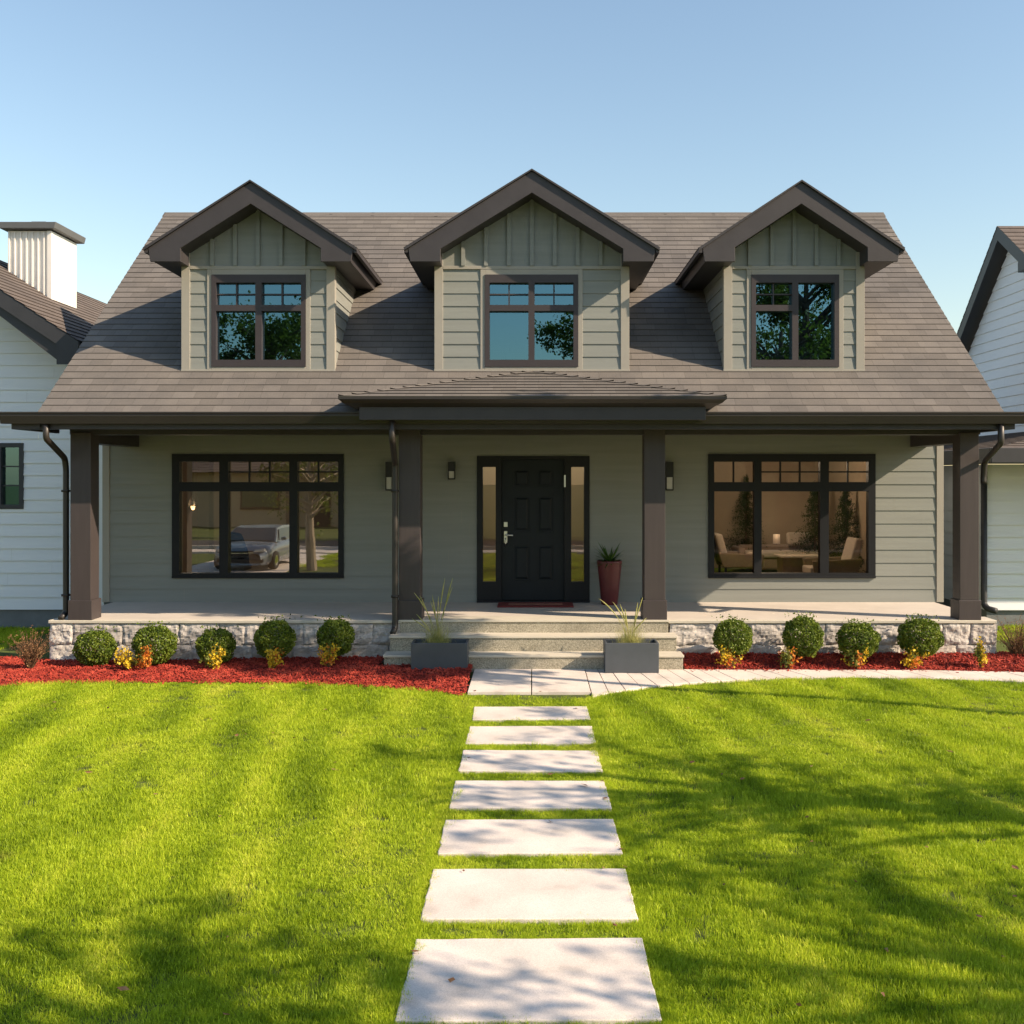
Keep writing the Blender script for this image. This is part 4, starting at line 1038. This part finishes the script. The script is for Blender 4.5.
# pot with leafy plant, doormat
px = X(609.5, 16.0); po = empty('tall_pot', (px, 16.0, FL), 'tall maroon tapered pot right of the front door', 'pot')
mb = MB(); mb.lathe([(.118,0),(.125,.02),(.150,.3),(.172,.5),(.187,.63),(.19,.655),(.176,.66),(.168,.62)], 40); mb.build('body', 'pot', po, smooth=True)
mb = MB(); mb.lathe([(.165,.585),(.166,.6),(.02,.61)], 24); mb.build('soil', 'soil', po)
pp = empty('potted_plant', (px, 16.0, FL+.60), 'spiky green plant growing in the maroon pot', 'plant')
V = []; Fs = []
for k in range(64):
    a = random.uniform(0,6.28); ln = random.uniform(.30,.48); up = random.uniform(.2,.95); i = len(V); n = 6; dv = Vector((math.cos(a), math.sin(a), 0)); sd = Vector((-math.sin(a), math.cos(a), 0))
    for q in range(n+1):
        t = q/n; p = dv*(ln*t*(1.1-up*.6))+Vector((0,0,ln*(up*t*1.1-.40*(1-up*.6)*t*t))); w = .03*(math.sin(math.pi*min(1,t*.85+.15)))*(1-t**3*.6)
        V.append(tuple(p-sd*w/2)); V.append(tuple(p+sd*w/2))
    for q in range(n): Fs.append((i+2*q,i+2*q+1,i+2*q+3,i+2*q+2))
pmesh('leaves', V, Fs, 'palm', pp)
dm = empty('doormat', (X(535.5,15.85), 15.85, FL), 'dark red doormat lying before the front door', 'doormat')
mb = MB(); mb.box(-.56,.56,-.26,.26,.001,.022); mb.build('mat', 'mat', dm, bevel=.006)
mb = MB(); mb.box(-.40,.40,-.12,.12,.0225,.026); mb.build('woven_band', 'matb', dm)

# ------------------------------------------------------------------ rooms behind the glass
fl = FL+.004
rug = MB(); rug.box(3.3, 6.0, 20.2, 22.35, fl, fl+.015); tag(rug.build('rug', 'rug'), 'green rug on the floor of the sitting room behind the right window', 'rug')
sofa = empty('sofa', (X(782,21.5), 21.5, fl+.016), 'long taupe sofa behind the coffee table in the right window', 'sofa')
mb = MB(); mb.box(-.82,.82,-.4,.42,.06,.30); mb.box(-.82,.82,.22,.42,.30,.52); mb.box(-.95,-.82,-.42,.42,.06,.5); mb.box(.82,.95,-.42,.42,.06,.5); mb.build('sofa_frame', 'fabricd', sofa, bevel=.04)
for xx in (-.41,.41):
    mb = MB(); mb.box(xx-.4,xx+.4,-.44,.2,.301,.42); mb.build('seat_cushion', 'fabric', sofa, bevel=.035)
mb = MB(); mb.box(-.24,.24,-.06,.06,-.12,.14); cu = mb.build('cushion', 'fabric', bevel=.05); cu.location = (X(799,21.5), 21.56, fl+.66); cu.rotation_euler = (R(-14),0,R(4)); tag(cu, 'pale square cushion leaning on the sofa back', 'cushion')
ct = empty('coffee_table', (X(799,20.2), 20.2, fl), 'low pale box coffee table in front of the taupe sofa', 'table')
mb = MB(); mb.box(-.42,.42,-.3,.3,.40,.44); mb.build('table_top', 'fabric', ct, bevel=.01)
mb = MB(); mb.box(-.36,.36,-.24,.24,.0,.399); mb.build('table_base', 'fabricd', ct, bevel=.01)
def armchair(px, d, flip, label):
    o = empty('armchair', (X(px,d), d, fl), label, 'armchair', 'armchairs in the sitting room'); s = -1 if flip else 1
    mb = MB(); mb.prism([(s*-.36,.12),(s*.36,.16),(s*.36,.30),(s*-.36,.27)], -.3, .3); mb.build('seat', 'fabric', o, bevel=.03)
    mb = MB(); mb.prism([(s*-.30,.25),(s*-.46,.82),(s*-.60,.80),(s*-.44,.22)], -.3, .3); mb.build('backrest', 'fabric', o, bevel=.04)
    for yy in (-.38, .31):
        mb = MB(); mb.prism([(s*-.45,.17),(s*.30,.17),(s*.34,.42),(s*-.55,.46)], yy, yy+.07); mb.build('arm', 'fabricd', o, bevel=.02)
        for xx in (s*-.40, s*.26): mb = MB(); mb.box(xx-.02, xx+.02, yy+.01, yy+.06, 0, .169); mb.build('leg', 'black', o)
armchair(743, 20.9, False, 'beige armchair at the left of the right window, facing right'); armchair(826, 19.3, True, 'beige armchair at the right of the right window, facing left')
def conifer(px, d, h, label, xm=9):
    o = empty('indoor_conifer', (X(px,d), d, fl), label, 'tree', 'small conifers behind the sofa')
    mb = MB(); mb.tube([(0,0,0),(0,0,h*.5),(0,0,h)], [.035,.02,.006], 6); mb.build('trunk', 'bark', o)
    c = []
    for k in range(300):
        t = random.random()**.9; z = h*(.12+.85*t); r_ = (1-t)*h*.34*random.uniform(.6,1.15)+.03; a = random.uniform(0,6.28)
        for _ in range(24): q = random.random(); c.append((min(xm, r_*q*math.cos(a)+random.gauss(0,.02)), min(.28, r_*q*math.sin(a)), z-.10*q*r_/.4+random.gauss(0,.025)))
    leafmesh('crown', np.array(c), .05, 'conifer', o, aspect=.22)
conifer(746, 22.1, 1.95, 'dark indoor conifer left of the sofa, seen through the right window'); conifer(815, 21.2, 1.85, 'broad indoor conifer behind the right end of the sofa', .42); conifer(846, 20.1, 1.75, 'narrow indoor conifer at the right side of the right window', .2)
tl = empty('table_lamp', (X(776.5,21.9), 21.9, fl), 'small table lamp behind the sofa with a faint added glow', 'lamp')
mb = MB(); mb.lathe([(.12,0),(.12,.02),(.015,.03),(.015,.6)], 16); mb.build('stand', 'black', tl, smooth=False)
mb = MB(); mb.lathe([(.075,.55),(.07,.74)], 20); mb.build('lamp_shade', 'lampshade', tl, smooth=True)
def glow(name, parent, loc, e, r=.12):
    l = bpy.data.lights.new(name, 'POINT'); l.energy = e; l.color = (1,.79,.56); l.shadow_soft_size = r
    o = bpy.data.objects.new(name, l); COL.objects.link(o); o.parent = parent; o.location = loc
glow('lamp_light', tl, (0,-.1,1.0), 1.5)  # weak point light added above the lamp, which is not lit itself
dl_ = empty('added_ceiling_lamp', (4.2, 19.6, 3.04), 'round ceiling lamp added to brighten the sitting room behind the right window', 'lamp')
mb = MB(); mb.lathe([(.2,0),(.2,-.05),(.16,-.08)], 24); mb.build('lamp_shade', 'lampshade', dl_, smooth=True); glow('lamp_light', dl_, (0,0,-.25), 36)  # unseen lamp, added so the furniture shows through the glass
cab = empty('cabinet', (3.25, 21.0, fl), 'tall black cabinet at the left end of the sitting room', 'cabinet')
mb = MB(); mb.box(-.3,.28,-.25,.25,.0,2.0); mb.build('cabinet_body', 'black', cab, bevel=.01); mb = MB(); mb.box(-.005,.005,-.262,-.251,.05,1.95); mb.build('door_gap', 'frame', cab)

pl_ = empty('pendant_lamp', (X(193,18.3), 18.3, 0), 'small lit pendant lamp glowing at the left of the left window', 'lamp')
mb = MB(); mb.tube([(0,0,3.05),(0,0,2.14)], .006, 6); mb.build('cord', 'black', pl_)
mb = MB(); mb.lathe([(.02,2.15),(.05,2.12),(.09,2.0),(.085,2.0)], 20); mb.build('lamp_shade', 'chrome', pl_, smooth=True)
mb = MB(); mb.lathe([(.02,2.05),(.04,2.0),(.03,1.95),(.008,1.93)], 14); mb.build('bulb', 'bulb', pl_, smooth=True); glow('lamp_light', pl_, (0,0,1.8), 10)
hl = empty('added_hall_lamp', (0, 18.6, 3.04), 'round ceiling lamp added in the hall to brighten the front door sidelights', 'lamp')
mb = MB(); mb.lathe([(.16,0),(.16,-.05),(.12,-.08)], 24); mb.build('lamp_shade', 'lampshade', hl, smooth=True); glow('lamp_light', hl, (0,0,-.25), 14)  # unseen lamp, added to warm the sidelights from inside
oc = empty('office_chair', (X(235,17.2), 17.2, fl), 'black chair with a tall curved back inside the left window', 'chair')
mb = MB(); mb.prism([(-.22,.42),(.20,.42),(.17,.70),(.06,.99),(-.12,1.02),(-.2,.9)], .12, .2); mb.build('backrest', 'black', oc, bevel=.03)
mb = MB(); mb.box(-.25,.25,-.35,.12,.42,.5); mb.build('seat', 'black', oc, bevel=.03)
mb = MB(); mb.tube([(0,-.1,.06),(0,-.1,.42)], .03, 8)
for k in range(5): a = k*1.2566; mb.tube([(0,-.1,.08),(.3*math.cos(a),-.1+.3*math.sin(a),.03)], [.025,.015], 6)
mb.build('base', 'chrome', oc)

# ------------------------------------------------------------------ what stands behind and beside the camera (mirrored in the panes, shading the lawn)
def tree(name, loc, h, cr, cz0, label, n=9000, leaf=.13, group='trees around the front lawn', seed=1, gaps=.55, bark='bark', thin=1.0):
    r = random.Random(seed); g = np.random.default_rng(seed)
    o = empty(name, loc, label, 'tree', group); mb = MB(); tr = (h*.018+.03)*thin
    mb.tube([(0,0,-.05),(r.uniform(-.1,.1),r.uniform(-.1,.1),cz0),(r.uniform(-.2,.2),r.uniform(-.2,.2),h*.9)], [tr*1.3,tr,tr*.25], 10)
    tips = []
    for k in range(34):
        a = r.uniform(0,6.28); z0 = r.uniform(cz0*.85, h*.85); u = (z0-cz0)/max(.1,(h-cz0)); rad = cr*math.sqrt(max(.08, 1-(2*min(1,max(0,u))-.9)**2))*r.uniform(.6,1.05)
        t = Vector((rad*math.cos(a), rad*math.sin(a), min(h, z0+rad*r.uniform(.15,.6)))); b = Vector((0,0,z0*.92)); m = b.lerp(t,.5)+Vector((0,0,.12*rad))
        mb.tube([b,m,t], [tr*.4,tr*.22,.012], 5)
        for q in (.55,.75,.95,1.05):
            if r.random() < gaps+.25: tips.append((b.lerp(t,q)+Vector((r.gauss(0,.25*cr/2.5),r.gauss(0,.25*cr/2.5),r.gauss(0,.2))), r.uniform(.25,.6)*cr/2.6))
    mb.build('trunk', bark, o)
    per = max(10, n//len(tips)); c = np.concatenate([np.array(p)+g.normal(size=(per,3))*np.array([s*.55,s*.55,s*.42]) for p, s in tips])
    leafmesh('crown', c, leaf, 'leaf', o, aspect=.6); return o
tree('maple_tree', (8.9,5.5,0), 6.4, 2.0, 2.9, 'leafy tree standing right of the lawn, off the picture, casting dappled shade', 2300, .12, seed=11, gaps=.3)
tree('maple_tree', (6.4,1.45,0), 7.0, 1.6, 4.2, 'leafy tree beside the camera, shading the lower left lawn', 2600, .12, seed=12, gaps=.3)
tree('maple_tree', (9.9,2.2,0), 6.6, 1.6, 3.6, 'leafy tree right of the camera, shading the lower right corner of the lawn', 2200, .12, seed=14, gaps=.3)
tree('maple_tree', (7.9,10.0,0), 9.2, 1.25, 6.7, 'tall unseen tree added right of the house front to shade the steps and left porch', 5200, .13, seed=13, gaps=.6, thin=.32)  # added out of view; crown and thin trunk shaped for the porch shade
tree('street_tree', (-10.2,-12.5,0), 9.4, 2.9, 3.0, 'broad tree across the street mirrored in the left dormer window', 14000, .16, seed=21)
tree('street_tree', (3.1,-13,0), 9.6, 2.7, 3.2, 'dark tree across the street mirrored in the middle dormer window', 14000, .16, seed=22)
tree('street_tree', (10.4,-12.0,0), 12.0, 3.2, 3.0, 'tall tree across the street mirrored in the right dormer window', 20000, .16, seed=23)
tree('street_tree', (16.5,-13,0), 9.0, 3.0, 2.0, 'bushy tree across the street on the right, mirrored in the right picture window', 12000, .17, seed=24)
tree('ornamental_tree', (-5.95,4.0,0), 4.6, 1.7, 1.7, 'slim pale trunk tree on the lawn beside the driveway, mirrored in the left picture window', 1500, .10, seed=31, bark='barkpale')
tree('background_tree', (-17.2,40,0), 9.6, 2.2, 3, 'far tree showing its top between the left house and the main roof', 3000, .22, seed=41)

hb = empty('street_house', (-14,-24,0), 'tan house with a brown roof across the street, mirrored in the left picture window', 'house'); hb.location = (0,0,0)
mb = MB(); mb.box(-22,-6,-30,-22,0,2.9); mb.build('wall', 'tan', hb)
mb = MB(); shingle_plane(mb, (-5.4,-21.3,2.8), (-22.6,-21.3,2.8), (-20,-26,5.6), (-8,-26,5.6), .25, .02); shingle_plane(mb, (-22.6,-30.7,2.8), (-5.4,-30.7,2.8), (-8,-26,5.6), (-20,-26,5.6), .25, .02)
shingle_plane(mb, (-5.4,-30.7,2.8), (-5.4,-21.3,2.8), (-8,-26,5.6), (-8,-26,5.6), .25, .02); shingle_plane(mb, (-22.6,-21.3,2.8), (-22.6,-30.7,2.8), (-20,-26,5.6), (-20,-26,5.6), .25, .02)
mb.build('roof', 'nroof', hb)
for xx in (-9.5,-12.2): mb = MB(); mb.box(xx-.14,xx+.14,-21.7,-21.4,0,2.8); mb.build('porch_post', 'whitetrim', hb)
mb = MB(); mb.box(-15,-13,-22.0,-21.9,.9,2.3); w_ = mb.build('window', 'frame', hb); pane(-14.9,-13.1,1.0,2.2,-21.88,'glass_up',w_)
mb = MB(); mb.box(-11.4,-10.4,-22.0,-21.92,0.0,2.15); mb.build('door', 'door', hb)

# parked car on the driveway (mirrored in the left window)
car = empty('parked_car', (-7.72, 2.7, .02), 'silver blue estate car parked on the driveway, mirrored in the left picture window', 'car')
car.scale = (.88, .9, .77)
def loft(secs, mb, mi=0):
    n = len(secs[0]); i = len(mb.v)
    for s in secs: mb.v += s
    for k in range(len(secs)-1):
        for j in range(n-1):
            mb.f.append((i+k*n+j, i+k*n+j+1, i+(k+1)*n+j+1, i+(k+1)*n+j)); mb.m.append(mi)
    mb.f.append(tuple(i+j for j in range(n))); mb.f.append(tuple(i+(len(secs)-1)*n+j for j in reversed(range(n)))); mb.m += [mi, mi]
mb = MB(); secs = []
for y, zt, hw_ in ((2.12,.62,.62),(2.06,.74,.76),(1.85,.84,.84),(1.3,.92,.88),(.85,.97,.90),(0,.98,.91),(-1.2,.98,.91),(-1.9,.96,.88),(-2.15,.88,.8),(-2.2,.6,.76)):
    secs.append([(-hw_*.9,y,.22),(-hw_,y,.36),(-hw_,y,zt*.75),(-hw_*.94,y,zt*.95),(-hw_*.8,y,zt),(0,y,zt+.02),(hw_*.8,y,zt),(hw_*.94,y,zt*.95),(hw_,y,zt*.75),(hw_,y,.36),(hw_*.9,y,.22)])
loft(secs, mb); cb = mb.build('body', 'carpaint', car, smooth=True)
mb = MB(); secs = []
for y, zt, hw_ in ((.98,.96,.80),(.25,1.42,.66),(-.4,1.49,.67),(-1.4,1.46,.65),(-2.0,1.0,.74)): secs.append([(-hw_-.06 if zt<1.1 else -.80,y,.955),(-hw_,y,zt*.98),(0,y,zt),(hw_,y,zt*.98),(hw_+.06 if zt<1.1 else .80,y,.955)])
loft(secs, mb); mb.build('cabin', 'carpaint', car)
mb = MB(); mb.face([(-.74,.95,.99),(.74,.95,.99),(.62,.27,1.405),(-.62,.27,1.405)]); q = mb.build('windscreen', 'carglass', car); q.location = (0,.012,.012)
for s in (-1,1):
    mb = MB(); mb.face([(s*.806,.6,1.0),(s*.806,-1.6,1.0),(s*.70,-1.35,1.38),(s*.70,.2,1.36)]); q = mb.build('side_window', 'carglass', car); q.location = (s*.012,0,0)
    mb = MB(); mb.prism([(s*.40,.66),(s*.74,.69),(s*.74,.79),(s*.45,.75)], 2.0, 2.11); mb.build('headlight', 'frost', car, bevel=.02)
    mb = MB(); mb.box(min(s*.9,s*1.06), max(s*.9,s*1.06), .62, .74, 1.0, 1.12); mb.build('mirror', 'carpaint', car, bevel=.03)
mb = MB(); mb.box(-.40,.40,2.09,2.13,.56,.72); mb.build('grille', 'black', car, bevel=.02)
mb = MB(); mb.box(-.70,.70,2.06,2.15,.30,.44); mb.build('lower_grille', 'black', car, bevel=.02)
mb = MB(); mb.box(-.42,.42,2.12,2.145,.635,.66); mb.build('trim_bar', 'chrome', car)
for yy in (1.35,-1.4):
    for s in (-1,1):
        mb = MB(); ring = [(.2,-.1),(.3,-.11),(.33,-.07),(.33,.07),(.3,.11),(.2,.1)]
        mb.lathe([(r_, z_) for r_, z_ in ring], 28); w_ = mb.build('wheel', 'rubber', car, smooth=False); w_.rotation_euler = (0,R(90),0); w_.location = (s*.82,yy,.33)
        mb = MB(); mb.lathe([(.02,.105),(.19,.10),(.195,-.10),(.02,-.09)], 20); mb.build('rim', 'chrome', w_)
